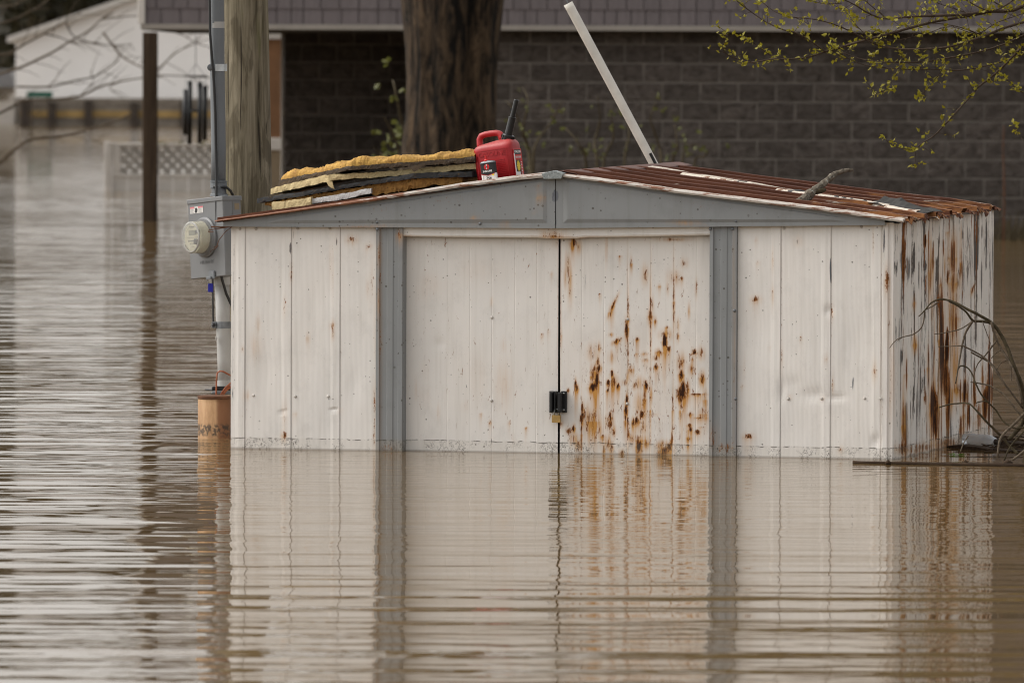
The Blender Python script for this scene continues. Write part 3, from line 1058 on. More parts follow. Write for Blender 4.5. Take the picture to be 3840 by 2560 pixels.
W0 = -0.6
front_blobs = [(s_, 1250, 2.2, 480, .30, .1, .42) for s_ in (924, 1096, 1279, 2931, 3119, 3307)] + [
    (1318, 897, 14, 14, .75, .7, 0, 25), (1383, 922, 8, 10, .6, .4, 0), (1372, 925, 3, 14, .6, .2, 0),
    (1395, 1060, 9, 60, .35, .25, .15), (1380, 1080, 6, 30, .45, .3, 0), (1406, 1500, 5, 60, .75, .6, 0), (1404, 1620, 5, 60, .6, .5, 0), (1408, 1230, 4, 160, .45, .3, 0),
    (1093, 1020, 4, 40, .55, .4, .2), (1090, 930, 5, 30, 0, .2, .7), (1068, 1150, 5, 40, .5, .3, 0), (1246, 1217, 6, 14, .7, .6, 0, 40), (1248, 1250, 5, 20, .4, .6, 0),
    (1066, 1632, 7, 18, .85, .7, 0, 30), (1068, 1560, 6, 50, .4, .5, 0), (968, 1215, 5, 28, .3, .55, 0), (957, 1300, 18, 40, .25, .35, 0), (1155, 1268, 4, 16, .4, .6, 0, 30),
    (910, 1310, 5, 12, .5, .4, 0), (1106, 1547, 6, 5, .8, .2, 0), (1247, 1000, 3, 90, .4, .3, 0), (1100, 880, 4, 30, 0, .3, .6), (1262, 905, 6, 25, 0, .2, .65),
    (925, 1480, 8, 12, .35, .55, 0, 20), (1278, 1540, 6, 10, .2, .3, .3), (1240, 985, 4, 60, .35, .3, 0),
    (876, 1100, 7, 260, 0, 0, .55), (874, 1450, 6, 220, 0, 0, .55), (878, 940, 6, 60, .1, .1, .75),
    # right of the doors
    (2834, 1122, 12, 12, .85, .7, 0, 40), (2800, 1166, 7, 6, .3, .1, .5), (2808, 1635, 14, 9, 1.0, .8, 0, 60), (2795, 1632, 6, 10, .8, .6, 0, 50),
    (2898, 970, 3, 40, .55, .4, 0), (2897, 1110, 4, 30, .4, .5, 0), (2885, 1293, 2, 12, .8, .3, 0), (2931, 1340, 4, 40, .5, .5, 0), (2788, 1380, 4, 30, .45, .35, 0),
    (2783, 1446, 4, 8, .7, .3, 0), (3097, 1340, 4, 14, .6, .5, 0), (3120, 1170, 4, 24, .7, .4, 0), (3122, 1440, 3, 30, .6, .4, 0), (3115, 1020, 5, 60, 0, 0, .75),
    (2992, 905, 12, 16, .1, .3, .55), (3200, 1440, 5, 40, 0, 0, .7), (3280, 1390, 5, 30, .5, .6, 0, 40), (3152, 1682, 6, 10, .8, .5, 0), (3275, 900, 3, 60, .5, .3, 0), (2963, 1490, 5, 8, .4, .5, 0), (3086, 1495, 6, 8, .5, .5, 0),
    (3003, 1265, 4, 8, .6, .3, 0), (2835, 895, 4, 5, .7, .3, 0), (2842, 980, 4, 4, .8, .3, 0),
    (3327, 1050, 7, 45, .85, .8, .1, 60), (3335, 1180, 6, 120, .35, .55, .1), (3342, 1430, 6, 160, .4, .6, .2), (3316, 900, 8, 90, .1, .1, .55), (3318, 1010, 6, 60, 0, 0, .5),
]
_wl, _wr = fr(870, 838)[1], fr(3340, 834)[1]
def wt_front(a):
    return _wl + (_wr - _wl) * a / W
def rib(px, wd=28, h=0.0022, z=1250):
    a, b = fr(px - wd, z)[0], fr(px, z)[0]
    return [(a - 0.014, 0), (a + 0.002, h), (b - 0.005, h), (b - 0.001, -0.0025), (b + 0.006, 0)]
U = lambda px: fr(px, 1250)[0]
for a, b in ((866, 922), (922, 1095), (1095, 1278), (1278, 1412)):
    ks = [(U(a) + 0.006 if a > 866 else U(a), 0)]
    ks += rib(b - 1)[:4] if b != 1412 else [(U(1412), 0)]
    sheet('front_panel', M['white'], U(a), U(b), sorted(ks), 0.0, W0, wt_front, front_blobs, k=(1, .6, 1))
for a, b in ((2766, 2930), (2930, 3118), (3118, 3306)):
    ks = [(U(a) + 0.006, 0)] + rib(b - 1)[:4]
    sheet('front_panel', M['white'], U(a), U(b), sorted(ks), 0.0, W0, wt_front, front_blobs, k=(1, .6, 1))
sheet('corner_post', M['white'], U(3306), W + 0.004, [(U(3306), -0.004), (U(3310), 0.006), (U(3328), 0.006), (U(3332), -0.004), (W + 0.004, -0.002)], 0.0, W0, wt_front, front_blobs, k=(1, .6, 1))

grey_blobs = [(1425, 1200, 5, 400, .38, .25, 0), (1422, 960, 6, 50, .5, .4, 0), (1420, 1130, 4, 60, .5, .4, 0), (1500, 880, 10, 25, .6, .2, .5), (2752, 1300, 4, 400, .35, .2, 0), (2670, 1640, 16, 40, .4, .2, .3), (1450, 1680, 40, 20, .35, .1, .4), (2720, 1680, 40, 20, .45, .1, .4)]
def column(pa, pb):
    a, b = U(pa), U(pb)
    d = b - a
    ks = [(a, -0.03), (a + 0.003, 0.016), (a + d * .14, 0.018), (a + d * .17, 0.010), (a + d * .40, 0.010), (a + d * .43, 0.013), (a + d * .62, 0.013), (a + d * .65, 0.010), (a + d * .80, 0.010), (a + d * .83, 0.018), (b - 0.003, 0.018), (b, -0.055)]
    return sheet('door_jamb', M['grey'], a, b, ks, -0.002, W0, wt_front, grey_blobs)
column(1411, 1515)
column(2661, 2767)

# ---- sliding doors, set back behind the jambs
DV = 0.042
UDr = lambda px: fr(px, 1250, DV)[0]
cx = lambda x, y, sx, sy, *r_: (2000 + x / 1.568, 850 + y / 1.568, max(3.0, sx / 1.568), sy / 1.568, *r_)
door_r = [cx(b[0], b[1], b[2] * .78, b[3] * 1.12, *b[4:]) for b in [
    (235, 95, 20, 26, .85, .7, 0, 60), (265, 120, 14, 30, .45, .5, 0), (205, 240, 14, 60, .42, .55, 0), (215, 330, 12, 80, .40, .6, 0), (190, 300, 10, 50, .35, .5, 0),
    (470, 462, 9, 44, .80, .8, 0, 70, -0.45), (452, 505, 7, 26, .8, .7, 0, 60), (548, 600, 9, 48, 1.05, .9, 0, 60), (556, 545, 9, 20, .6, .6, 0), (492, 672, 20, 16, .62, .7, 0, 50, -0.9), (458, 635, 14, 10, .4, .6, 0),
    (660, 285, 20, 40, .45, .5, 0), (690, 520, 15, 30, .75, .6, 0, 50), (700, 470, 8, 40, .5, .5, 0), (718, 555, 8, 20, .7, .5, 0), (830, 300, 34, 30, .42, .4, 0), (870, 305, 10, 10, .6, .4, 0), (740, 350, 9, 10, .7, .4, 0), (885, 215, 20, 20, .4, .3, 0), (790, 360, 8, 28, .45, .4, 0),
    (773, 672, 15, 34, 1.25, .9, 0, 110), (798, 715, 9, 14, 1.0, .7, 0, 60), (780, 635, 34, 22, .5, .6, 0), (742, 740, 26, 18, .5, .6, 0, 70), (848, 580, 12, 30, .5, .5, 0), (850, 640, 8, 20, .55, .5, 0), (785, 592, 10, 8, .7, .4, 0),
    (611, 660, 9, 9, .95, .6, 0, 90), (605, 745, 6, 10, .7, .4, 0), (655, 745, 18, 10, .6, .4, 0), (660, 780, 18, 12, .55, .5, 0, 60), (722, 822, 13, 16, .85, .6, 0, 60), (718, 770, 22, 16, .5, .5, 0),
    (380, 790, 9, 28, .9, .8, 0, 40), (386, 828, 12, 22, 1.1, .9, 0, 60), (372, 905, 15, 50, 1.05, 1, 0, 160), (350, 945, 24, 22, .95, .9, 0, 130), (360, 850, 20, 40, .55, .7, 0), (388, 710, 9, 22, .6, .6, 0), (350, 740, 30, 40, .32, .4, 0), (346, 880, 12, 30, .6, .5, 0),
    (248, 925, 8, 26, .9, .7, 0, 70), (255, 950, 13, 20, .7, .7, 0, 70), (462, 862, 11, 18, .95, .8, 0, 60), (443, 915, 12, 16, 1.05, .7, 0, 60), (472, 915, 22, 32, .66, .8, 0, 120), (497, 938, 10, 18, .95, .7, 0, 60), (438, 962, 9, 10, 1.0, .7, 0, 70), (460, 770, 18, 30, .40, .5, 0),
    (575, 838, 18, 20, .5, .6, 0, 60), (662, 930, 12, 24, 1.05, .8, 0, 130), (630, 920, 30, 30, .42, .6, 0), (600, 935, 20, 20, .40, .5, 0), (655, 1010, 14, 70, .45, .7, 0, 80), (625, 1050, 26, 60, .38, .6, 0), (692, 990, 10, 40, .5, .6, 0),
    (870, 870, 16, 30, .95, .8, 0, 60), (868, 800, 26, 40, .5, .6, 0), (882, 965, 20, 52, 1.25, 1, 0, 130), (865, 990, 22, 40, .8, .8, 0), (905, 950, 14, 40, .75, .7, 0), (930, 840, 20, 26, .42, .5, 0), (870, 1080, 12, 60, .45, .6, 0, 90),
    (948, 735, 15, 16, .85, .6, 0, 40), (938, 775, 8, 14, .75, .5, 0), (990, 745, 18, 28, .42, .5, 0), (995, 890, 16, 30, .6, .7, 0, 70), (965, 985, 56, 6, .72, .6, 0, 60), (1010, 1020, 12, 60, .55, .6, 0, 60), (925, 1100, 14, 12, .85, .6, 0, 60), (1000, 1100, 26, 30, .55, .7, 0, 50), (990, 1120, 50, 6, .6, .5, 0), (990, 1175, 18, 5, .6, .4, 0), (918, 1165, 12, 12, .9, .7, 0, 50), (922, 1190, 13, 16, .9, .7, 0, 60), (965, 1205, 18, 12, .7, .5, 0), (915, 1240, 14, 26, .5, .6, 0, 50), (912, 1285, 7, 10, .7, .5, 0),
    (550, 1020, 8, 30, .95, .9, 0, 60), (545, 1075, 11, 34, 1.05, .9, 0, 80), (540, 1140, 6, 40, .8, .6, 0, 60), (556, 880, 10, 30, .4, .6, 0), (540, 915, 20, 14, .45, .5, 0),
    (290, 1075, 9, 36, .6, .6, 0), (285, 1125, 12, 36, .95, .8, 0, 70), (320, 1120, 24, 60, .46, .6, 0), (350, 1150, 40, 80, .42, .6, 0, 80), (380, 1190, 30, 60, .40, .5, 0), (450, 1118, 13, 30, .85, .8, 0, 70), (450, 1150, 24, 40, .5, .6, 0), (408, 1228, 8, 8, .9, .5, 0, 40),
    (605, 1142, 26, 20, .85, .8, 0, 70), (640, 1100, 16, 20, .6, .7, 0), (590, 1160, 16, 14, .7, .6, 0, 60), (640, 1180, 30, 40, .40, .6, 0), (560, 1215, 7, 26, .6, .6, 0), (590, 1240, 40, 26, .40, .5, 0),
    (620, 1290, 18, 40, 1.05, 1, 0, 40), (630, 1250, 40, 26, .55, .7, 0), (660, 1270, 24, 26, .55, .6, 0), (770, 1315, 40, 26, .72, .9, 0), (800, 1295, 16, 24, .85, .8, 0), (745, 1290, 26, 20, .42, .7, 0), (770, 1280, 40, 20, .35, .6, 0),
    (237, 1185, 10, 20, .8, .6, 0, 40), (215, 1200, 22, 16, .40, .5, 0), (245, 1250, 26, 30, .46, .6, 0), (265, 1280, 22, 30, .5, .7, 0), (283, 1220, 5, 100, .75, .6, 0), (460, 1300, 9, 34, .8, .8, 0), (440, 1270, 22, 40, .40, .6, 0), (520, 1330, 16, 16, .6, .6, 0), (415, 1310, 7, 24, .6, .6, 0), (470, 1200, 22, 30, .38, .5, 0), (225, 1240, 14, 34, .4, .5, 0),
    (556, 600, 3, 240, .60, .4, 0), (556, 1150, 3, 200, .62, .45, 0), (690, 560, 3, 260, .55, .4, 0), (686, 1080, 3, 230, .62, .4, 0), (826, 440, 3, 190, .58, .4, 0), (820, 1080, 3, 220, .56, .4, 0), (575, 220, 2, 30, .7, .4, 0), (958, 360, 2, 40, .5, .4, 0), (816, 1250, 3, 60, .7, .5, 0), (282, 1150, 3, 160, .5, .4, 0),
    (160, 640, 5, 60, .6, .4, 0), (157, 500, 3, 300, .42, .3, 0), (155, 900, 4, 200, .4, .3, 0), (165, 1160, 12, 14, .5, .5, 0), (205, 960, 8, 10, .7, .5, 0), (300, 320, 50, 60, 0, 0, .33), (285, 480, 20, 60, 0, 0, .33), (400, 215, 16, 20, 0, 0, .4),
    (700, 1105, 30, 5, .4, .4, 0), (915, 500, 6, 30, .1, .5, .2), (510, 172, 8, 4, .7, .3, 0), (392, 395, 5, 5, .9, .3, 0), (820, 75, 80, 8, .45, .4, .3), (430, 130, 3, 60, .2, .5, 0),
]]
dx = lambda x, y, sx, sy, *r_: (1450 + x / 1.867, 880 + y / 1.867, max(3, sx / 1.867), sy / 1.867, *r_)
door_l = [dx(*b) for b in [
    (290, 320, 45, 40, 0, .12, .42), (255, 400, 30, 50, 0, .1, .40), (330, 350, 60, 60, 0, .1, .30), (410, 250, 16, 60, 0, 0, .28), (650, 250, 90, 60, 0, .08, .24), (820, 780, 14, 40, 0, .2, .34), (555, 1000, 14, 14, 0, 0, .5), (560, 1060, 16, 14, 0, 0, .5), (522, 1092, 10, 10, 0, 0, .5), (550, 1200, 20, 30, 0, .1, .42), (210, 1080, 14, 60, 0, .15, .40), (260, 1130, 30, 60, 0, .1, .30), (364, 1240, 7, 40, 0, .2, .45), (725, 1312, 6, 14, .95, .6, 0, 30), (857, 1310, 4, 8, .7, .4, 0), (975, 1353, 5, 5, .9, .3, 0), (1105, 1405, 8, 9, .3, 0, .6), (1088, 702, 7, 8, .8, .6, 0, 20), (1134, 668, 5, 5, .8, .3, 0), (1157, 264, 5, 5, .8, .3, 0), (735, 470, 4, 24, .3, .4, .3), (1205, 520, 4, 600, .35, .2, 0), (1190, 60, 18, 24, .5, .2, .5), (268, 850, 4, 80, 0, 0, .5), (270, 950, 22, 60, 0, .1, .3), (800, 560, 12, 40, 0, 0, .42), (820, 1050, 40, 120, 0, .25, .16), (1000, 660, 60, 80, 0, 0, .28), (170, 700, 30, 60, 0, 0, .28), (885, 1430, 8, 40, 0, .1, .5), (733, 1445, 6, 30, 0, .1, .55), (660, 1255, 8, 8, .6, .4, 0), (640, 1000, 40, 120, 0, .1, .22)]]
def door_keys(lines):
    ks = []
    for p in lines:
        q = UDr(p)
        ks += [(q - 0.003, 0), (q - 0.0008, -0.0009), (q + 0.0008, -0.0009), (q + 0.003, 0.0003), (q + 0.02, 0)]
    return sorted(ks)
def wt_door(a):
    return 1.04
dl = sheet('door', M['door'], UDr(1508), UDr(2093), door_keys([1592, 1678, 1762, 1845, 1930, 2012]), DV, W0, wt_door, door_l, 0.008, 0.010)
drr = sheet('door', M['door'], UDr(2101), UDr(2668), door_keys([2181, 2265, 2354, 2440, 2526, 2611]), DV, W0, wt_door, door_r, 0.006, 0.007, k=(1.12, 1.35, 1), floor=(2390, 1480, 260, 240, .17, .10))
for a, s_, pn in ((UDr(2093), 1, dl), (UDr(2101), -1, drr)):
    MB().box((min(a, a - s_ * 0.004), DV + 0.0015, W0), (max(a, a - s_ * 0.004), DV + 0.03, 1.04)).build('door_edge', M['inside'], shed)
# header rail over the doors
ha, hb = fr(1512, 870, -0.004)[0], fr(2664, 870, -0.004)[0]
def hz_(px, py):
    return fr(px, py, -0.004)[1]
P = []
for k in range(31):
    f = k / 30
    px = 1515 + (2660 - 1515) * f
    dip = 5 * math.sin(f * math.pi) + (3 if 0.45 < f < 0.6 else 0)
    yb, ym, yt = 885 + dip * 1.3 - 3 * f * 1.6, 880 + dip - 3 * f * 1.6, 846
    u = ha + (hb - ha) * f
    P.append([(u, 0.03, hz_(px, yb) - 0.004), (u, -0.004, hz_(px, yb)), (u, -0.008, hz_(px, ym)), (u, -0.006, hz_(px, ym - 4)), (u, -0.006, hz_(px, yt)), (u, 0.03, hz_(px, yt - 6))])
me = MB().grid(P, flip=True).mesh('header_rail')
paintmesh(me, [(2070, 886, 34, 6, .75, .7, 0), (2100, 884, 12, 8, .9, .7, 0), (2200, 892, 50, 4, .5, .5, 0), (1525, 884, 14, 5, .8, .6, 0), (2380, 890, 20, 3, .3, .5, 0), (2540, 886, 16, 4, .5, .5, 0), (1570, 886, 12, 3, .5, .3, .2), (1735, 862, 6, 4, .2, .1, .5)])
link('header_rail', me, M['white'], shed)

# ---- black hasp handles
hx = lambda px, py: fr(px, py, DV - 0.004)
for (a, b, s_, dpar) in ((2061, 2092, 1, dl), (2104, 2127, -1, drr)):
    (ua, wa), (ub, wb) = hx(a, 1546), hx(b, 1466)
    h = MB()
    h.bbox((ua, DV - 0.012, wa), (ub, DV - 0.003, wb), 0.0015)
    if s_ > 0:
        h.bbox((ua + 0.008, DV - 0.045, wa + 0.002), (ua + 0.024, DV - 0.0115, wb - 0.002), 0.004)
        h.bbox((ub - 0.004, DV - 0.052, wa + 0.002), (ub + 0.001, DV - 0.0115, wb - 0.002), 0.0015)
    else:
        h.bbox((ua - 0.004, DV - 0.058, wa + 0.001), (ua + 0.012, DV - 0.0115, wb - 0.004), 0.004)
    o = h.build('hasp_handle', M['black_metal'], shed)
    for py in (1474, 1536):
        us, ws = hx(2070 if s_ > 0 else 2116, py)
        MB().lathe([(0.0045, 0), (0.004, 0.002), (0.002, 0.0035)], 10, Matrix.Translation((us, DV - 0.0125, ws)) @ Matrix.Rotation(math.pi / 2, 4, 'X')).build('screw', M['chrome'], o, smooth=True)
# brass padlock hanging from the hasp
lk = thing('padlock', 'small brass padlock hanging from the black hasp on the shed doors', 'padlock', loc2w(*(lambda q: (q[0], DV - 0.03, q[1]))(hx(2092, 1583))), -TH)
(ua, wa), (ub, wb) = hx(2075, 1584), hx(2107, 1556)
du_, dw_ = (ub - ua) / 2, (wb - wa)
MB().bbox((-du_, -0.009, 0), (du_, 0.009, dw_), 0.0012).build('body', M['brass'], lk)
pts = [(0.011, 0, dw_ - 0.004), (0.011, 0, dw_ + 0.016)] + [(0.011 * math.cos(a), 0, dw_ + 0.016 + 0.011 * math.sin(a)) for a in np.linspace(0.3, math.pi - 0.3, 6)] + [(-0.011, 0, dw_ + 0.016), (-0.011, 0, dw_ - 0.004)]
MB().tube(pts, 0.003, 8).build('shackle', M['chrome'], lk, smooth=True)

# ---- screws on the front
for px, py, v in ((951, 1482, 0), (1108, 1486, 0), (1231, 1486, 0), (900, 858, 0), (960, 858, 0), (1116, 856, 0), (1237, 856, 0), (1418, 1487, -.014), (2957, 1495, 0), (3081, 1494, 0), (3243, 1493, 0), (3302, 1494, -.010), (2759, 1495, -.02), (2754, 1164, -.02), (2940, 856, 0), (2747, 858, -.02), (2663, 858, -.02), (1845, 1190, DV), (1843, 1501, DV), (2354, 1196, DV), (2352, 1513, DV), (1414, 860, -.034), (1414, 833, -.034), (2760, 829, -.034), (1800, 838, -.034), (3230, 850, 0), (3290, 853, 0)):
    u, z = fr(px, py, v)
    MB().lathe([(0.0075, 0), (0.0068, 0.0025), (0.0035, 0.0045)], 10, Matrix.Translation((u, v, z)) @ Matrix.Rotation(math.pi / 2, 4, 'X')).build('screw', M['screw'] if py < 800 or (px < 1400 or px > 2770 or v == DV) else M['dull_steel'], shed, smooth=True)

# ---- gable: two grey panels with a pressed border
GV = -0.034
def gable(outer, inner, inner2):
    o3 = [fr(x, y, GV) for x, y in outer]
    i3 = [fr(x, y, GV) for x, y in inner]
    j3 = [fr(x, y, GV - 0.006) for x, y in inner2]
    n = len(outer)
    mb = MB()
    def seg(A, va, B, vb, k=40):
        for i in range(n):
            j = (i + 1) % n
            Pa = [(A[i][0] + (A[j][0] - A[i][0]) * s_ / k, va, A[i][1] + (A[j][1] - A[i][1]) * s_ / k) for s_ in range(k + 1)]
            Pb = [(B[i][0] + (B[j][0] - B[i][0]) * s_ / k, vb, B[i][1] + (B[j][1] - B[i][1]) * s_ / k) for s_ in range(k + 1)]
            mb.grid([Pa, Pb])
    seg(o3, GV, i3, GV)
    seg(i3, GV, j3, GV - 0.006)
    # inner field as a strip grid between its bottom and top chains (first two / last two corners)
    k = 60
    a, b, c, d = j3
    P = []
    for q in range(13):
        f = q / 12
        row = []
        for s_ in range(k + 1):
            g = s_ / k
            lo_ = (a[0] + (b[0] - a[0]) * g, a[1] + (b[1] - a[1]) * g)
            hi_ = (d[0] + (c[0] - d[0]) * g, d[1] + (c[1] - d[1]) * g)
            row.append((lo_[0] + (hi_[0] - lo_[0]) * f, GV - 0.006, lo_[1] + (hi_[1] - lo_[1]) * f))
        P.append(row)
    mb.grid(P)
    # bottom return back to the wall
    mb.add([(o3[0][0], GV, o3[0][1]), (o3[1][0], GV, o3[1][1]), (o3[1][0], 0.01, o3[1][1]), (o3[0][0], 0.01, o3[0][1])], [(0, 3, 2, 1)])
    me = mb.mesh('gable_panel')
    paintmesh(me, [(2027, 737, 8, 14, .6, .3, 0), (2018, 700, 4, 8, .3, .2, 0), (2000, 795, 3, 4, .4, .3, 0), (1898, 838, 4, 4, .9, .6, 0), (2560, 836, 30, 5, .3, .4, 0), (1700, 745, 120, 25, .25, 0, .12), (1420, 770, 90, 30, .27, 0, .1), (1780, 815, 5, 5, .9, .6, 0), (2083, 735, 5, 26, .2, 0, .9), (2640, 770, 100, 20, .2, 0, .1), (2600, 838, 16, 5, .4, .4, 0), (2085, 830, 4, 26, .2, 0, .5), (1360, 850, 60, 4, .5, .4, 0)])
    return link('gable_panel', me, M['grey'], shed)
gable([(838, 850), (2082, 856), (2082, 648), (838, 832)], [(1000, 838), (2052, 836), (2052, 672), (1000, 830)], [(1060, 826), (2036, 822), (2036, 682), (1060, 818)])
gable([(2085, 856), (3318, 844), (3318, 821), (2085, 650)], [(2112, 836), (3180, 832), (3180, 818), (2112, 672)], [(2128, 821), (3120, 824), (3120, 812), (2128, 682)])
MB().box((fr(2079, 800, GV)[0], GV + 0.02, fr(2083, 858, GV)[1] + 0.02), (fr(2088, 800, GV)[0], GV + 0.03, fr(2083, 660, GV)[1])).build('gable_seam', M['inside'], shed)

# ---- rusty rails along both gable slopes
RV = -0.062
def railp(pts, flipend):
    mb = MB()
    P = []
    for x, y, th in pts:
        (u, z), (_, z2) = fr(x, y, RV), fr(x, y + th, RV)
        j = 0.002 * mnoise.noise(Vector((x * 0.02, 0, 3)))
        P.append([(u, 0.02, z2 + 0.002), (u, RV, z2 + j), (u, RV - 0.004, (z + z2) / 2), (u, RV, z + j), (u, 0.02, z + 0.003 + j)])
    mb.grid(P, flip=True)
    n = len(P[0])
    mb.f.append(tuple(range(n)))
    mb.f.append(tuple(reversed([len(mb.v) - n + i for i in range(n)])))
    return mb.build('gable_rail', M['rail'], shed, solid=0.0)
def dense(pts, k=8):
    out = []
    for a, b in zip(pts[:-1], pts[1:]):
        for i in range(k):
            out.append(tuple(p + (q - p) * i / k for p, q in zip(a, b)))
    return out + [pts[-1]]
RL = [(806, 827, 5), (1028, 796, 8), (1380, 744, 13), (1683, 694, 15), (1938, 658, 17), (2036, 649, 18)]
RR = [(2108, 652, 12), (2312, 678, 13), (2560, 714, 13), (2807, 744, 13), (3055, 774, 13), (3302, 809, 13), (3386, 822, 13)]
railp(dense(RL), 0)
railp(dense(RR), 0)
cp = [fr(x, y, -0.075) for x, y in ((2038, 672), (2104, 671), (2113, 650), (2078, 640), (2030, 650))]
MB().prism(cp, 0.06, Matrix.Translation((0, -0.075, 0))).build('gable_cap', M['galv'], shed, bevel=0.002)

# ---- roof sheets: folded steel, sagging and torn at the eave
V0, V1 = -0.045, L + 0.07
def chain(pts, v):
    return [fr(x, y, v) for x, y in pts]
FRONT = chain([(2108, 657), (2312, 683), (2560, 719), (2807, 749), (3055, 779), (3302, 814), (3402, 832)], V0)
BACK = chain([(2543, 628), (2700, 648), (2830, 665), (3055, 692), (3178, 708), (3385, 735), (3599, 755), (3748, 780)], V1)
def along(ch_, s_):
    us = [p[0] for p in ch_]
    u = us[0] + (us[-1] - us[0]) * s_
    return u, float(np.interp(u, us, [p[1] for p in ch_]))
NR = 7
def ribh(tt):
    ph = (tt * NR) % 1.0
    return 0.022 * float(np.interp(ph, [0, .10, .115, .34, .355, .55, .56, .66, .67, 1], [0, 0, 1, 1, 0, 0, .5, .5, 0, 0]))
def roofpt(s_, tt, ribs=True):
    a, b = along(FRONT, s_), along(BACK, s_)
    z = a[1] + (b[1] - a[1]) * tt
    z += 0.004 * mnoise.noise(Vector((s_ * 5, tt * 4, 0.3))) * min(1, 8 * tt) * min(1, 8 * (1 - tt))
    return Vector((a[0] + (b[0] - a[0]) * tt, V0 + (V1 - V0) * tt, z + (ribh(tt) if ribs else 0)))
tk = sorted({round((r_ + p) / NR, 5) for r_ in range(NR) for p in (0.001, .10, .115, .34, .355, .55, .56, .66, .67, .999)})
cuts = [0.0, 3 / NR, 6 / NR, 1.0]
for a, b in zip(cuts[:-1], cuts[1:]):
    ts = [q for q in tk if a <= q <= b]
    P = [[roofpt(s_ / 40 + (0.006 * rnd.uniform(-1, 1) if s_ == 40 else 0), q) for q in ts] for s_ in range(41)]
    MB().grid(P).build('roof_sheet', M['roof'], shed, solid=0.002)
# torn edge folded down at the eave
for r_ in range(NR):
    for (p0, p1) in ((0.02, 0.42), (0.50, 0.96)):
        if rnd.random() < 0.15:
            continue
        t0_, t1_ = (r_ + p0) / NR, (r_ + p1) / NR
        P = []
        n = 5
        dr = rnd.uniform(0.012, 0.034)
        for q in range(3):
            row = []
            for i in range(n + 1):
                tt = t0_ + (t1_ - t0_) * i / n
                e = roofpt(1.0, tt)
                arch = math.sin(math.pi * i / n)
                row.append(e + Vector((0.006 * q + rnd.uniform(0, 0.003), 0, -dr * (q / 2) * (0.55 + 0.45 * rnd.random()) * (0.5 + 0.5 * arch) - 0.001)))
            P.append(row)
        MB().grid(P).build('eave_flap', M['roof'], shed, solid=0.002)
# ridge cap
P = []
for k in range(13):
    f = k / 12
    a = Vector((*fr(2104, 654, V0), 0)).xzy if False else None
    (u0_, z0_), (u1_, z1_) = fr(2100, 645, V0 + 0.02), fr(2540, 612, V1)
    u, z = u0_ + (u1_ - u0_) * f, z0_ + (z1_ - z0_) * f
    v = V0 + 0.02 + (V1 - V0 - 0.02) * f
    P.append([(u - 0.075, v, z - 0.03), (u - 0.07, v, z - 0.010), (u - 0.01, v, z + 0.004), (u + 0.012, v, z + 0.004), (u + 0.075, v, z - 0.008), (u + 0.078, v, z - 0.030)])
MB().grid(P, flip=True).build('ridge_cap', M['ridge'], shed, solid=0.002)
# left slope (turned away from the lens) and closed back and left walls
(lu, lz), (ru_, rz) = fr(806, 832, V0), fr(2100, 656, V0)
P = [[(lu + (ru_ - lu) * s_ / 20, V0 + (V1 - V0) * q, lz + (rz - lz) * s_ / 20 + ribh(q) - 0.004) for q in tk] for s_ in range(21)]
MB().grid(P).build('roof_sheet', M['roof'], shed, solid=0.002)
mb = MB()
for k in range(36):
    a, b = k / 36, (k + 0.5) / 36
    mb.box((W * a, L - 0.012, W0), (W * b, L, 1.04)).box((W * b, L - 0.006, W0), (W * (a + 1 / 36), L - 0.002, 1.04))
mb.build('back_wall', M['side'], shed)
mb = MB()
for k in range(26):
    a, b = 0.01 + (L - 0.02) * k / 26, 0.01 + (L - 0.02) * (k + 0.5) / 26
    mb.box((0, a, W0), (0.012, b, 1.03)).box((0.004, b, W0), (0.008, b + (L - 0.02) / 52, 1.03))
mb.build('left_wall', M['side'], shed)
MB().add([(W - 0.01, L, 1.035), (0.01, L, 1.035), (ru_ * 0.995, L, along(BACK, 0)[1] - 0.02)], [(0, 1, 2)]).build('back_gable', M['grey'], shed, solid=0.004)

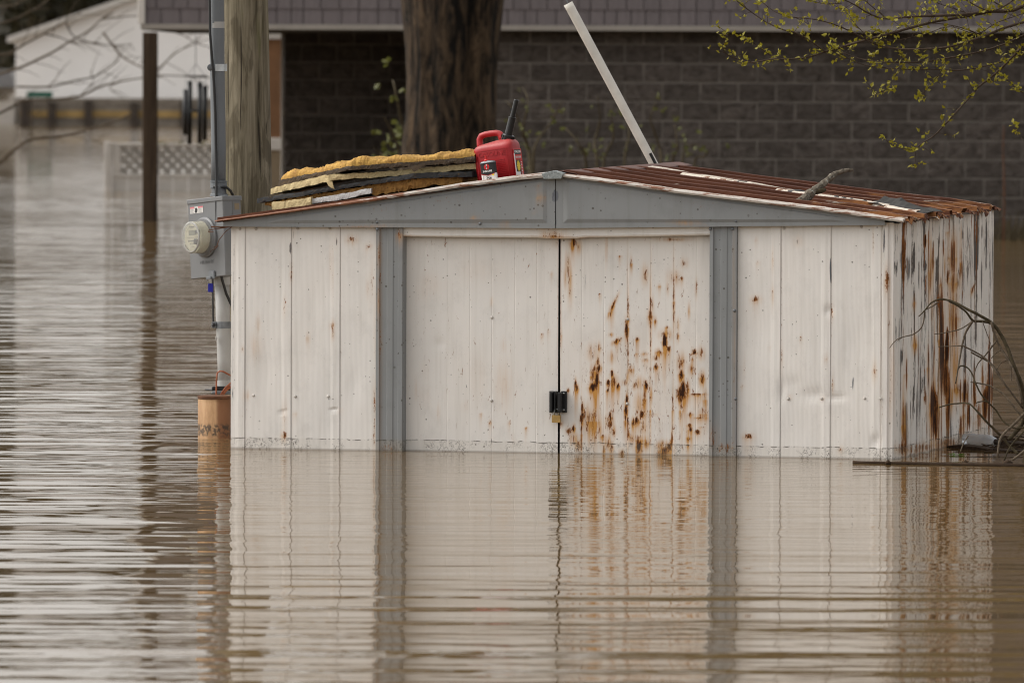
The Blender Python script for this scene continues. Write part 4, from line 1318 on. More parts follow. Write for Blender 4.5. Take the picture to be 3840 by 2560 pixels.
# ---- right side wall: ribbed sheets, paint peeling and rust running
Vp = lambda px: sd(px, 1250)[0]
ribs_px = [3352, 3388, 3425, 3464, 3513, 3551, 3592, 3626, 3660, 3696]
ks = []
for p in ribs_px:
    v = max(Vp(p), 0.075)
    ks += [(v - 0.055, 0), (v - 0.03, 0.020), (v + 0.035, 0.020), (v + 0.058, 0)]
ks = sorted(ks)
sx_ = lambda x, y, sx, sy, *r_: (3280 + x / 2.305, 1100 + y / 2.305, max(3.2, 1.25 * sx / 2.305), sy / 2.305, *r_)
s2 = lambda x, y, sx, sy, *r_: (3250 + x / 4.612, 780 + y / 4.612, max(3.0, 1.2 * sx / 4.612), sy / 4.612, *r_)
side_blobs = [sx_(*b) for b in [
    (577, 400, 17, 520, 1.05, .6, 0), (600, 650, 22, 280, 1.0, .8, 0), (520, 1030, 30, 260, .95, 1, 0), (495, 950, 16, 150, .9, .8, 0), (465, 640, 9, 220, .85, .5, 0), (540, 950, 10, 300, 1.3, .6, 0), (635, 900, 10, 330, 1.3, .6, 0), (625, 450, 8, 160, 1.3, .4, 0),
    (680, 200, 22, 240, .62, .9, 0), (690, 620, 26, 260, .36, .85, 0), (665, 900, 14, 120, .5, .9, 0), (700, 820, 18, 60, .8, .8, 0), (250, 1150, 12, 260, 1.0, .8, 0), (270, 1180, 14, 260, .5, .2, 1.0), (275, 700, 7, 170, .85, .4, 0), (150, 700, 9, 260, .40, .55, 0), (230, 560, 14, 90, 0, 0, .85), (210, 320, 10, 130, 0, 0, .7),
    (778, 860, 16, 120, .95, .6, 0), (740, 850, 9, 130, 1.2, .5, 0), (770, 1050, 10, 200, .75, .6, 0), (745, 1150, 9, 120, 1.1, .5, 0), (330, 960, 22, 190, 0, 0, .8), (410, 790, 18, 90, .2, 0, .85), (320, 830, 14, 90, .3, 0, .7), (440, 880, 8, 80, .8, .3, .3), (350, 430, 12, 60, .55, .8, 0), (345, 80, 8, 60, .9, .4, 0),
    (955, 960, 18, 160, .95, .7, 0), (990, 800, 10, 420, 1.2, .4, 0), (1015, 900, 9, 260, .9, .5, 0), (860, 880, 12, 160, .75, .5, 0), (905, 1050, 10, 160, .75, .4, .2), (930, 720, 10, 120, .6, .4, .3), (820, 1060, 9, 120, .9, .3, .3), (975, 120, 8, 140, .3, 0, .95), (890, 120, 12, 180, 0, 0, .7), (785, 540, 14, 220, 0, 0, .70), (865, 1100, 12, 140, .55, .3, .4), (735, 200, 5, 140, .8, .3, 0), (620, 150, 8, 200, 0, .3, .3), (495, 120, 12, 160, .35, .4, .6), (515, 500, 6, 300, .5, .5, .4),
    (440, 1330, 260, 34, .50, .2, .35), (240, 1340, 40, 60, .60, .2, .3), (620, 1290, 120, 40, .55, .4, .2), (350, 1340, 60, 50, .55, .2, .4),
]] + [s2(*b) for b in [
    (1495, 850, 42, 330, .72, .9, 0), (1500, 1300, 40, 220, .6, .9, 0), (1105, 1100, 26, 420, .70, .9, 0), (1075, 560, 12, 200, .75, .6, 0), (1160, 700, 22, 160, .3, .1, .95), (1150, 900, 12, 260, .8, .5, .2), (1215, 1050, 11, 260, 0, 0, 1.2), (1330, 700, 14, 180, .65, .3, .5), (1345, 1000, 8, 200, .5, .7, 0), (1388, 420, 12, 160, 1.2, .4, 0), (1388, 1200, 14, 120, 1.2, .4, .2), (1635, 950, 8, 320, .75, .7, 0), (1625, 480, 8, 160, .5, .8, 0), (1655, 470, 22, 90, 0, 0, .65), (1712, 700, 6, 420, .4, 0, .9), (1560, 800, 6, 480, .5, 0, .8), (1835, 1400, 16, 90, .85, .6, 0, 0, -0.25), (1930, 700, 12, 420, 0, 0, .95), (1990, 420, 22, 130, 0, 0, .85), (2060, 700, 16, 560, .2, 0, 1.25), (1985, 1150, 36, 330, 0, 0, .75), (2105, 900, 8, 480, 0, 0, .8),
    (590, 900, 20, 200, 0, 0, .75), (640, 950, 6, 400, .5, .2, .7), (725, 1050, 26, 240, 0, 0, .85), (815, 850, 12, 320, .3, 0, 1.2), (805, 380, 8, 60, 0, 0, 1.1), (760, 500, 14, 120, 0, 0, .6), (905, 1150, 26, 320, 0, 0, .72), (900, 700, 30, 100, 0, 0, .55), (505, 1060, 10, 160, 0, 0, .75), (680, 620, 14, 120, 0, 0, .6), (1280, 1300, 20, 160, .7, .5, .4), (1020, 560, 10, 100, .9, .3, 0), (1025, 1000, 8, 100, .3, 0, .9), (1280, 620, 30, 120, 0, 0, .6), (435, 350, 8, 60, .3, 0, .7),
]]
_s0, _s1 = along(FRONT, 1)[1] - 0.010, along(BACK, 1)[1] - 0.010
def wt_side(a):
    return _s0 + (_s1 - _s0) * a / L
vm = Vp(3472)
for a, b in ((0.004, vm), (vm + 0.004, L - 0.002)):
    sheet('side_panel', M['side'], a, b, ks + [(vm - 0.006, 0.0), (vm + 0.012, 0.004)] if False else ks, W, W0, wt_side, side_blobs, 0.014, 0.010, axis='v', k=(1.05, 1.2, 1.0), flat=2.0, floor=(3560, 1250, 240, 900, .18, .08, .33))

# ------------------------------------------------------------------ things lying on the shed roof
# loose white trim strip across the right slope
def rp(s_, tt, up=0.0):
    q = roofpt(s_, tt)
    return loc2w(q.x, q.y, q.z + up)
st = MB()
P = []
for k in range(41):
    f = k / 40
    s_, tt = 0.03 + 0.93 * f, 0.66 - 0.40 * f
    c = roofpt(s_, tt, False) + Vector((0, 0, 0.013 + 0.003 * mnoise.noise(Vector((f * 9, 0, 0)))))
    P.append([c + Vector((0, -0.055, -0.004)), c + Vector((0, -0.045, 0.007)), c + Vector((0, 0.04, 0.009)), c + Vector((0, 0.055, 0.0))])
st.grid([[loc2w(*q) for q in r_] for r_ in P])
sp0 = loc2w(*P[20][1])
t = thing('trim_strip', 'long flaking white metal strip lying down the rusted roof slope', 'metal strip', sp0)
st.build('strip', M['strip'], t, world=True, solid=0.003)
for s_, tt, r_, w_ in ((0.36, 0.505, 0.012, 2.6), (0.55, 0.425, 0.015, 3.0), (0.685, 0.37, 0.013, 1.2), (0.71, 0.36, 0.012, 1.3), (0.735, 0.352, 0.010, 1.3), (0.78, 0.33, 0.011, 1.5)):
    c = roofpt(s_, tt, False) + Vector((0, 0, 0.025))
    mb = MB()
    P = []
    for i in range(7):
        a = math.pi * i / 6
        P.append([loc2w(c.x + r_ * w_ * -math.cos(a), c.y + r_ * math.sin(a) * math.cos(b) * rnd.uniform(.8, 1.2), c.z - 0.006 + r_ * 0.8 * math.sin(a) * math.sin(b) * rnd.uniform(.8, 1.2)) for b in np.linspace(0, 2 * math.pi, 9)])
    mb.grid(P)
    mb.build('tar_lump', M['black_metal'], t, world=True)
# torn dark sheet near the eave
P = [[rp(0.80 + 0.19 * i / 10, 0.30 - 0.06 * i / 10 + 0.055 * j, 0.018 + 0.006 * math.sin(i * 1.3 + j)) for j in range(4)] for i in range(11)]
t = thing('tar_paper', 'torn black tar paper scrap near the right eave of the rusted roof', 'tar paper', P[5][1])
MB().grid(P).build('sheet', M['inside'], t, world=True, solid=0.003)

# broken lichened limb
pts = [(2985, 768, 0.10), (3015, 745, 0.16), (3050, 717, 0.22), (3082, 693, 0.28), (3112, 668, 0.34), (3140, 650, 0.38), (3165, 641, 0.41), (3196, 637, 0.44)]
wp = [loc2w(fr(x, y, v)[0], v, fr(x, y, v)[1]) for x, y, v in pts]
t = thing('broken_branch', 'broken grey lichen-covered branch sticking up from the rusted roof', 'branch', wp[0])
wr = [0.019, 0.021, 0.020, 0.018, 0.016, 0.013, 0.010, 0.005]
wq, rq = [], []
for i in range(7):
    for j in range(4):
        f = j / 4
        wq.append(wp[i] + (wp[i + 1] - wp[i]) * f + Vector((rnd.uniform(-.002, .002), 0, rnd.uniform(-.003, .003))))
        rq.append((wr[i] + (wr[i + 1] - wr[i]) * f) * rnd.uniform(.82, 1.15))
wq.append(wp[7])
rq.append(.004)
MB().tube(wq, rq, 9, jitter=0.16).build('limb', M['lichen'], t, world=True)
MB().tube([wp[2] + Vector((0, -.005, -.005)), wp[2] + (wp[3] - wp[2]) * .6 + Vector((.012, -.012, -.016)), wp[3] + Vector((0.016, -0.01, -0.022))], [0.012, 0.014, 0.007], 7, jitter=.15).build('bark_flap', M['dead_dark'], t, world=True, smooth=True)
MB().tube([wp[6], wp[7] + Vector((0.002, 0, 0.001)), wp[7] + Vector((0.006, 0, -0.014))], [0.006, 0.005, 0.003], 6).build('twig', M['lichen'], t, world=True)

# ---- pile of torn insulation boards on the left slope
c4 = lambda x, y: (960 + x / 2.8, 540 + y / 2.8)
def lerpv(vs, f):
    return float(np.interp(f, [a for a, _ in vs], [b for _, b in vs]))
def slabP(top, bot, vs, depth, rag=0.002, back=0.0, step=40):
    xs = np.arange(min(top[0][0], bot[0][0]), max(top[-1][0], bot[-1][0]) + 1, step)
    if xs[-1] < top[-1][0] - 2:
        xs = np.append(xs, top[-1][0])
    rings = []
    for x in xs:
        yt = np.interp(x, [a for a, _ in top], [b for _, b in top])
        yb = np.interp(x, [a for a, _ in bot], [b for _, b in bot])
        v = lerpv(vs, x)
        (u, zt_), (u2, zb_) = fr(*c4(x, yt), v), fr(*c4(x, yb), v)
        e = lambda k: rag * (.35 * rnd.uniform(-1, 1) + 1.6 * mnoise.noise(Vector((x * .017 + k, yt * .03, rnd.uniform(0, .6)))))
        rings.append([Vector((u, v + e(0), zb_ + e(0))), Vector((u, v - abs(e(0)), zb_ * .67 + zt_ * .33 + e(0))), Vector((u, v - abs(e(0)), zb_ * .33 + zt_ * .67)), Vector((u, v + e(0), zt_ + e(0))), Vector((u, v + depth, zt_ + back + e(0))), Vector((u, v + depth, zb_ + back + e(0)))])
    return rings
def loft(rings):
    mb = MB()
    n = len(rings[0])
    vs = [loc2w(*p) for r_ in rings for p in r_]
    fs = []
    for i in range(len(rings) - 1):
        for k in range(n):
            a, b = i * n + k, i * n + (k + 1) % n
            fs.append((a, a + n, b + n, b))
    fs.append(tuple(range(n)))
    fs.append(tuple(reversed([(len(rings) - 1) * n + k for k in range(n)])))
    return mb.add(vs, fs)
G = 'torn insulation boards on the shed roof'
V1a = [(240, .24), (990, .02), (2300, .10)]
r1 = slabP([(240, 380), (990, 232), (1620, 190), (2300, 135)], [(235, 445), (985, 275), (1640, 235), (2300, 190)], V1a, 0.40, 0.0035, step=16)
t = thing('insulation_board', 'dark insulation board topped with lumpy yellow foam, uppermost of the roof pile', 'insulation board', loc2w(*r1[0][0]), group=G)
loft(r1).build('facing', M['foam_dark'], t, world=True)
lump = [(265, 345), (295, 318), (350, 275), (420, 270), (540, 268), (620, 262), (700, 243), (850, 185), (990, 163), (1110, 133), (1240, 150), (1340, 153), (1420, 120), (1560, 118), (1700, 140), (1800, 118), (1900, 93), (1970, 108), (2040, 72), (2100, 90), (2200, 52), (2295, 95)]
xs = np.arange(262, 2298, 9)
P = []
for x in xs:
    yt = np.interp(x, [a for a, _ in lump], [b for _, b in lump]) + rnd.uniform(-7, 7) + 9 * mnoise.noise(Vector((x * .018, 1.3, 0)))
    yb = np.interp(x, [240, 990, 1620, 2300], [380, 232, 190, 135]) + 3
    v = lerpv(V1a, x) + 0.004
    (u, z1), (u2, z0) = fr(*c4(x, yt), v), fr(*c4(x, yb), v)
    row = [(u, v, z0)]
    for q, f in ((0.0, .45), (0.012, .85), (0.03, 1.0), (0.08, 1.0), (0.14, .95), (0.22, 1.02), (0.30, .9), (0.37, .7), (0.385, 0)):
        row.append((u, v + q + rnd.uniform(-.003, .003), z0 + (z1 - z0) * f + (0.012 * mnoise.noise(Vector((u * 14, q * 14, 2))) if f > .8 and q > .02 else 0) + rnd.uniform(-.0015, .0015)))
    P.append(row)
MB().grid([[loc2w(*p) for p in r_] for r_ in P], flip=True).build('foam_layer', M['foam_lump'], t, world=True, smooth=True)
a, b = fr(*c4(1640, 232), .02), fr(*c4(1790, 190), .02)
fl = [fr(*c4(x, y), .015) for x, y in ((1620, 250), (1660, 292), (1725, 255), (1800, 205), (1780, 185), (1720, 228), (1650, 225))]
MB().prism(fl, 0.006).mesh('x')
mb = MB()
n = len(fl)
mb.add([loc2w(u, 0.012, z) for u, z in fl] + [loc2w(u, 0.02, z) for u, z in fl], [tuple(range(n)), tuple(reversed(range(n, 2 * n)))] + [(i, i + n, (i + 1) % n + n, (i + 1) % n) for i in range(n)])
mb.build('torn_flap', M['foam_dark'], t, world=True)

r2 = slabP([(155, 465), (440, 395), (720, 325), (900, 315), (1400, 285), (2320, 200)], [(165, 525), (440, 465), (720, 400), (900, 372), (1400, 340), (2320, 258)], [(155, .22), (760, .05), (2300, .13)], 0.38, 0.0022, step=16)
t = thing('insulation_board', 'cream foam board with a torn hanging flap, second from the top of the roof pile', 'insulation board', loc2w(*r2[0][0]), group=G)
loft(r2).build('foam', M['foam_cream'], t, world=True)
fl = [fr(*c4(x, y), .04) for x, y in ((722, 398), (742, 405), (762, 440), (790, 462), (822, 472), (806, 425), (800, 395))]
n = len(fl)
mb = MB().add([loc2w(u, 0.040, z) for u, z in fl] + [loc2w(u, 0.046, z) for u, z in fl], [tuple(range(n)), tuple(reversed(range(n, 2 * n)))] + [(i, i + n, (i + 1) % n + n, (i + 1) % n) for i in range(n)])
mb.build('torn_flap', M['foam_cream'], t, world=True)

V3 = [(10, .18), (500, .07), (1660, .03), (2270, .10)]
sl_b = [(20, 620), (500, 545), (1000, 455), (1660, 362), (1900, 355), (2270, 345)]
r3 = slabP([(10, 570), (500, 500), (1000, 415), (1660, 308), (1900, 300), (2270, 290)], sl_b, V3, 0.42, 0.0018, step=20)
t = thing('insulation_board', 'slate-skinned board with brown foam underneath, in the middle of the roof pile', 'insulation board', loc2w(*r3[0][0]), group=G)
loft(r3).build('facing', M['foam_slate'], t, world=True)
r3b = slabP([(95, 610), (500, 547), (1000, 457), (1660, 364), (1900, 357), (2170, 350)], [(105, 640), (170, 684), (260, 660), (420, 600), (800, 545), (1180, 500), (1250, 540), (1400, 520), (1480, 500), (1560, 505), (1640, 470), (1760, 455), (1850, 420), (2000, 440), (2160, 442), (2172, 360)], [(a, b + .025) for a, b in V3], 0.36, 0.006, step=18)
loft(r3b).build('foam_layer', M['foam_brown'], t, world=True, smooth=False)

r4 = slabP([(165, 612), (380, 588), (575, 562)], [(175, 692), (420, 660), (578, 640)], [(165, .10), (575, .045)], 0.26, 0.0022, step=16)
t = thing('insulation_board', 'short cream foam chunk at the lower left end of the roof pile', 'insulation board', loc2w(*r4[0][0]), group=G)
loft(r4).build('foam', M['foam_cream'], t, world=True)
r5 = slabP([(580, 578), (760, 546), (1000, 505), (1210, 460)], [(580, 628), (900, 585), (1215, 515)], [(580, .07), (1210, .05)], 0.28, 0.0022, step=12)
t = thing('insulation_board', 'white-faced foam board with ragged top edge, low in the roof pile', 'insulation board', loc2w(*r5[0][0]), group=G)
loft(r5).build('facing', M['foam_white'], t, world=True)
r6 = slabP([(270, 676), (900, 590), (1550, 502), (1850, 468)], [(270, 735), (900, 650), (1550, 565), (1850, 520)], [(270, .11), (1850, .085)], 0.36, 0.0016, step=24)
t = thing('insulation_board', 'flat cream foam board at the bottom of the roof pile', 'insulation board', loc2w(*r6[0][0]), group=G)
loft(r6).build('foam', M['foam_cream'], t, world=True)

# ---- red petrol can
SLOPE = math.atan((rz - lz) / (ru_ - lu))
def zl(u):
    return lz + (rz - lz) * (u - lu) / (ru_ - lu) + 0.010
gu, _ = fr(1878, 690, 0.16)
can = thing('fuel_can', 'red plastic fuel can with a black spout on the shed roof', 'fuel can', loc2w(gu, 0.16, zl(gu)))
can.rotation_euler = (Matrix.Rotation(-R(24), 3, 'Z') @ Matrix.Rotation(-SLOPE, 3, 'Y')).to_euler()
secs = [(0.0, -.092, .092, .058), (.006, -.099, .099, .065), (.10, -.1005, .1005, .066), (.150, -.101, .101, .066), (.162, -.099, .101, .064), (.172, -.090, .100, .058), (.180, -.070, .096, .050), (.187, -.020, .090, .040), (.192, .010, .080, .030), (.1935, .02, .07, .02)]
P = []
for z, xa, xb, dy in secs:
    cxm, hw = (xa + xb) / 2, (xb - xa) / 2
    row = []
    for k in range(37):
        a = 2 * math.pi * k / 36
        ca, sa = math.cos(a), math.sin(a)
        e = 0.38
        row.append((cxm + hw * math.copysign(abs(ca) ** e, ca), dy * math.copysign(abs(sa) ** e, sa), z))
    P.append(row)
mb = MB().grid(P)
mb.f.append(tuple(reversed(range(37))))
mb.f.append(tuple(len(mb.v) - 37 + k for k in range(37)))
body = mb.build('body', M['red'], can, smooth=True)
hp = [(-.080, .155), (-.082, .185), (-.080, .210), (-.070, .224), (-.050, .228), (-.020, .229), (.008, .228), (.024, .222), (.032, .208), (.040, .186)]
MB().tube([(x, 0, z) for x, z in hp], [.019, .016, .0155, .015, .0145, .0145, .0145, .0155, .018, .022], 12, flat=1.0).build('handle', M['red'], can, smooth=True)
Ms = Matrix.Translation((.058, 0, .188)) @ Matrix.Rotation(R(22), 4, 'Y')
prof = [(.031, -.008), (.031, 0), (.0295, .004), (.0295, .022), (.027, .026), (.014, .027)]
mb = MB().lathe(prof, 20, Ms)
for k in range(12):
    a = 2 * math.pi * k / 12
    mb.box((.0285, -.0025, .001), (.0320, .0025, .023), Ms @ Matrix.Rotation(a, 4, 'Z'))
mb.build('spout_collar', M['black_plastic'], can)
sp = MB().lathe([(.0185, .02), (.0175, .06), (.0170, .104), (.0180, .105), (.0180, .110), (.012, .111)], 16, Ms).build('spout', M['black_plastic'], can, smooth=False)
MB().lathe([(.0120, .108), (.0118, .192), (.0108, .194), (.008, .194), (.008, .17)], 16, Ms, cap=False).build('spout_tip', M['black_plastic'], sp)
MB().box((-.0205, -.003, .145), (-.011, .003, .149), Ms).box((-.0195, -.002, .136), (-.015, .002, .146), Ms).build('spout_lug', M['black_plastic'], sp)
fM = lambda x, y, z: Matrix.Translation((x, y, z)) @ Matrix.Rotation(math.pi / 2, 4, 'X')
text('embossed_text', 'GASOLINE', .030, M['red'], can, fM(.0, -.0664, .130), .0012)
for k in range(9):
    MB().box((-.01, -.0675, .035 + k * .008), (.062, -.0660, .0375 + k * .008)).build('embossed_line', M['red'], can)
for a, b in (((-.078, -.0673, .148), (.078, -.066, .1500)), ((-.078, -.0673, .012), (.078, -.066, .0140)), ((-.078, -.0673, .0142), (-.076, -.066, .1478)), ((.076, -.0673, .0142), (.078, -.066, .1478))):
    MB().box(a, b).build('embossed_border', M['red'], can)
lab = MB().box((.1003, -.046, .006), (.1022, .046, .142)).build('label', M['red_ink'], can)
def lbox(y0, y1, z0, z1, mat, d=0.0005, nm='label_print'):
    MB().box((.1018, y0, z0), (.1023 + d, y1, z1)).build(nm, mat, lab)
lM = lambda y, z: Matrix.Translation((.1034, y, z)) @ Matrix.Rotation(math.pi / 2, 4, 'Z') @ Matrix.Rotation(math.pi / 2, 4, 'X')
lbox(-.040, .034, .116, .138, M['ink'])
text('label_text', '1 GALLON', .0155, M['white_ink'], lab, lM(-.003, .128), .0003, bold=.0004)
lbox(-.036, .036, .094, .112, M['red_ink'])
text('label_text', 'GASOLINE', .0135, M['white_ink'], lab, lM(0, .103), .0003)
lbox(-.038, .020, .024, .090, M['ink'])
lbox(-.044, -.034, .004 + .006, .12, M['white_ink'], .0007)
star = []
for k in range(24):
    r_ = .021 if k % 2 == 0 else .014
    star.append((r_ * math.cos(k * math.pi / 12), 1.35 * r_ * math.sin(k * math.pi / 12)))
MB().prism(star, 0.0012, Matrix.Translation((.1038, -.006, .062)) @ Matrix.Rotation(math.pi / 2, 4, 'Z')).build('label_print', M['yellow_ink'], lab)
lbox(-.034, .008, .020, .034, M['white_ink'], .0009)
lbox(-.034, -.004, .007, .019, M['white_ink'], .0008)
for k in range(6):
    lbox(-.031 + k * .0045, -.029 + k * .0045, .008, .018, M['ink'], .0012)
lbox(.010, .044, .007, .012, M['yellow_ink'], .0008)
for k in range(9):
    lbox(.026, .036, .022 + k * .007, .0245 + k * .007, M['white_ink'], .0008)

# ---- small oil can in front of it
ou, _ = fr(1838, 690, 0.03)
oil = thing('oil_can', 'small black and white oil tin with red nozzle before the red fuel can', 'oil can', loc2w(ou + .002, 0.03, zl(ou) - .004))
oil.rotation_euler = (Matrix.Rotation(-R(20), 3, 'Z') @ Matrix.Rotation(-SLOPE, 3, 'Y')).to_euler()
def ovsec(hw, dy, z, n=32, e=.55):
    return [(hw * math.copysign(abs(math.cos(a)) ** e, math.cos(a)), dy * math.copysign(abs(math.sin(a)) ** e, math.sin(a)), z) for a in np.linspace(0, 2 * math.pi, n + 1)]
def ov(rows, name, mat, par, capt=True):
    mb = MB().grid([ovsec(a, b, z) for a, b, z in rows])
    mb.f.append(tuple(reversed(range(33))))
    mb.f.append(tuple(len(mb.v) - 33 + k for k in range(33)))
    return mb.build(name, mat, par)
HW, HD, HT = .0375, .0145, .098
ov([(HW, HD, .002), (HW, HD, .046)], 'body', M['white_ink'], oil)
ov([(HW, HD, .0462), (HW, HD, HT - .002)], 'body', M['ink'], oil)
ov([(HW + .0012, HD + .0012, 0), (HW + .0012, HD + .0012, .0019)], 'bottom_rim', M['dull_steel'], oil)
top = ov([(HW + .0012, HD + .0012, HT - .0018), (HW + .0012, HD + .0012, HT), (HW * .8, HD * .8, HT + .006), (.008, .008, HT + .009)], 'lid', M['dull_steel'], oil)
MB().lathe([(.0115, 0), (.0115, .006), (.008, .0075), (.0045, .012), (.0055, .016), (.0040, .0165), (.0032, .030)], 14, Matrix.Translation((-.008, 0, HT + .006))).build('nozzle', M['red_ink'], oil)
fy = -HD - .0006
oM = lambda x, z: Matrix.Translation((x, fy - .0006, z)) @ Matrix.Rotation(math.pi / 2, 4, 'X')
MB().prism([(-.0335, .0465), (-.002, .0385), (.0335, .0465), (.0335, .052), (-.0335, .052)], .0006, Matrix.Translation((0, fy, 0))).build('label_print', M['ink'], oil)
for a, b in ((-.0335, -.002), (-.002, .0335)):
    za_, zb_ = (.0465, .0385) if a < -.01 else (.0385, .0465)
    MB().prism([(a, za_ - .0022), (b, zb_ - .0022), (b, zb_), (a, za_)], .0009, Matrix.Translation((0, fy - .0003, 0))).build('label_print', M['red_ink'], oil)
disc = [(.0135 * math.cos(a), .078 + .0135 * math.sin(a)) for a in np.linspace(0, 2 * math.pi, 24, endpoint=False)]
MB().prism([(x - .004, z) for x, z in disc], .0006, Matrix.Translation((0, fy, 0))).build('label_print', M['red_ink'], oil)
text('label_text', '1', .026, M['white_ink'], oil, oM(-.004, .078), .0002, bold=.0012)
text('label_text', '3', .013, M['ink'], oil, oM(-.004, .0785) @ Matrix.Translation((0, 0, .0008)), .0002, bold=.0006)
text('label_text', '3-IN-ONE', .0118, M['white_ink'], oil, oM(-.002, .0575), .0002, bold=.0004, sx=.9)
text('label_text', 'Multi-Purpose', .0046, M['ink'], oil, oM(.002, .033), .0002)
text('label_text', 'OIL', .0195, M['ink'], oil, oM(.004, .0205), .0002, bold=.0008)
text('label_text', 'Long lasting', .0075, M['grey_ink'], oil, oM(-.026, .021) @ Matrix.Rotation(math.pi / 2, 4, 'Z'), .0002)
MB().prism([(.017, .038), (.024, .0335), (.031, .038), (.024, .0425)], .0006, Matrix.Translation((0, fy - .0010, 0))).build('label_print', M['yellow_ink'], oil)
MB().box((-.010, fy - .0006, .0085), (.030, fy, .0092)).build('label_print', M['grey_ink'], oil)

# rusty wire ends and twigs at the left eave
t = thing('wire_scrap', 'rusty wire and twig scraps poking out under the left eave', 'wire', loc2w(-0.02, -0.03, fr(866, 850)[1]))
for pts, r_ in (([(870, 850), (830, 852), (793, 850)], .004), ([(868, 850), (835, 855), (800, 860), (784, 863), (783, 869), (803, 870)], .0022), ([(866, 853), (845, 870), (822, 900), (812, 930), (793, 940), (790, 946)], .0018), ([(815, 925), (820, 922), (803, 927)], .0016)):
    MB().tube([loc2w(fr(x, y, -.03)[0], -.03 - .002 * i, fr(x, y, -.03)[1]) for i, (x, y) in enumerate(pts)], r_, 6).build('wire', M['rust_rim'], t, world=True)

# ------------------------------------------------------------------ utility pole, service mast, meter, guy wire
PY_ = PL.y + 1.45
pb = at(930, 600, PY_)
pole = thing('utility_pole', 'weathered round wooden utility pole rising behind the meter box', 'utility pole', (pb.x, PY_, -0.8))
rad = []
P = []
for k in range(60):
    z = -0.8 + 8.5 * k / 59
    a, b = proj((0, PY_, z)), None
    pyk = proj((pb.x, PY_, z))[1]
    xl_, xr_ = np.interp(pyk, [-600, 0, 300, 600, 900], [836, 838, 842, 843, 843]), np.interp(pyk, [-600, 0, 300, 600, 900], [995, 1005, 1012, 1018, 1024])
    if z < 1.0:
        xl_, xr_ = 842, 1025
    if pyk < -600:
        xl_, xr_ = 836, 993
    c = at((xl_ + xr_) / 2, pyk, PY_).x
    r_ = (xr_ - xl_) / 2 / F * PY_
    P.append([Vector((c + r_ * math.cos(q) * (1 + .02 * mnoise.noise(Vector((math.cos(q) * 3, math.sin(q) * 3, z * .7)))), PY_ + r_ * math.sin(q), z)) for q in np.linspace(0, 2 * math.pi, 33)])
mb = MB().grid(P)
mb.f.append(tuple(len(mb.v) - 33 + k for k in range(33)))
mb.build('shaft', M['pole'], pole, world=True, smooth=True)

MY = PL.y + 1.18           # plane of the mast and meter
MA = lambda px, py, d=0.0: at(px, py, MY + d)
mast = thing('service_mast', 'grey conduit mast with strap running up beside the wooden pole', 'conduit', MA(825, 740))
rm = 27.5 / F * MY
mp = [MA(819, 690), MA(819.5, 560), MA(817, 400), MA(815, 250), MA(813, 60), MA(812, -60), MA(812, -2500)]
MB().tube(mp, rm, 20).build('conduit', M['pvc_grey'], mast, world=True, smooth=True)
MB().tube([MA(814, 82), MA(814, 106)], rm * 1.012, 20, cap=False).build('tape_band', M['pvc_light'], mast, world=True, smooth=True)
MB().lathe([(rm * 1.05, 0), (rm * 1.14, .004), (rm * 1.14, .026), (rm * 1.05, .030), (rm * 1.2, .032), (rm * 1.2, .037), (rm * .9, .038)], 22, Matrix.Translation(MA(820, 707))).build('coupling', M['pvc_grey'], mast, world=True)
MB().lathe([(rm * 1.25, 0), (rm * 1.22, .010), (rm * 1.02, .014), (rm * 1.02, .040)], 22, Matrix.Translation(MA(821, 736))).build('hub', M['dull_steel'], mast, world=True)
c = MA(816, 254)
MB().tube([c + Vector((0, 0, -.017)), c + Vector((0, 0, .017))], rm * 1.06, 20).build('strap', M['chrome'], mast, world=True, smooth=False)
MB().bbox(c + Vector((rm * .9, -.005, -.018)), c + Vector((rm * 1.3, .004, .018)), .001).build('strap_tab', M['chrome'], mast, world=True)
MB().lathe([(.017, 0), (.017, .006), (.008, .007), (.008, .014)], 12, Matrix.Translation(MA(790, 254, -.036)) @ Matrix.Rotation(math.pi / 2, 4, 'X')).build('strap_bolt', M['dull_steel'], mast, world=True)

# lower pale riser with clamps
riser = thing('riser_pipe', 'pale grey riser pipe below the meter box beside the shed', 'pipe', MA(835, 1460, .03))
rr = 27 / F * MY
MB().tube([MA(833, 1040, .03), MA(836, 1200, .03), MA(842, 1350, .03), MA(845, 1452, .03)], rr, 20).build('pipe', M['pvc_light'], riser, world=True, smooth=True)
MB().tube([MA(833, 1038, .03), MA(833.5, 1068, .03)], rr * 1.13, 20).build('collar', M['pvc_light'], riser, world=True, smooth=False)
MB().tube([MA(844, 1425, .03), MA(845, 1456, .03)], rr * 1.12, 20).build('collar', M['pvc_light'], riser, world=True, smooth=False)
c = MA(838, 1218, .03)
MB().tube([c + Vector((0, 0, -.016)), c + Vector((0, 0, .016))], rr * 1.08, 20).build('clamp', M['dull_steel'], riser, world=True)
MB().bbox(c + Vector((-rr * 1.65, -.02, -.016)), c + Vector((-rr * .95, .0, .016)), .003).build('clamp_ear', M['dull_steel'], riser, world=True)
MB().lathe([(.010, 0), (.010, .006), (.005, .010)], 6, Matrix.Translation(c + Vector((-rr * 1.35, -.021, 0))) @ Matrix.Rotation(math.pi / 2, 4, 'X')).build('clamp_bolt', M['black_metal'], riser, world=True)
MB().bbox(MA(806, 1276, -.02), MA(814, 1262, .0), .002).build('clip', M['pvc_light'], riser, world=True)

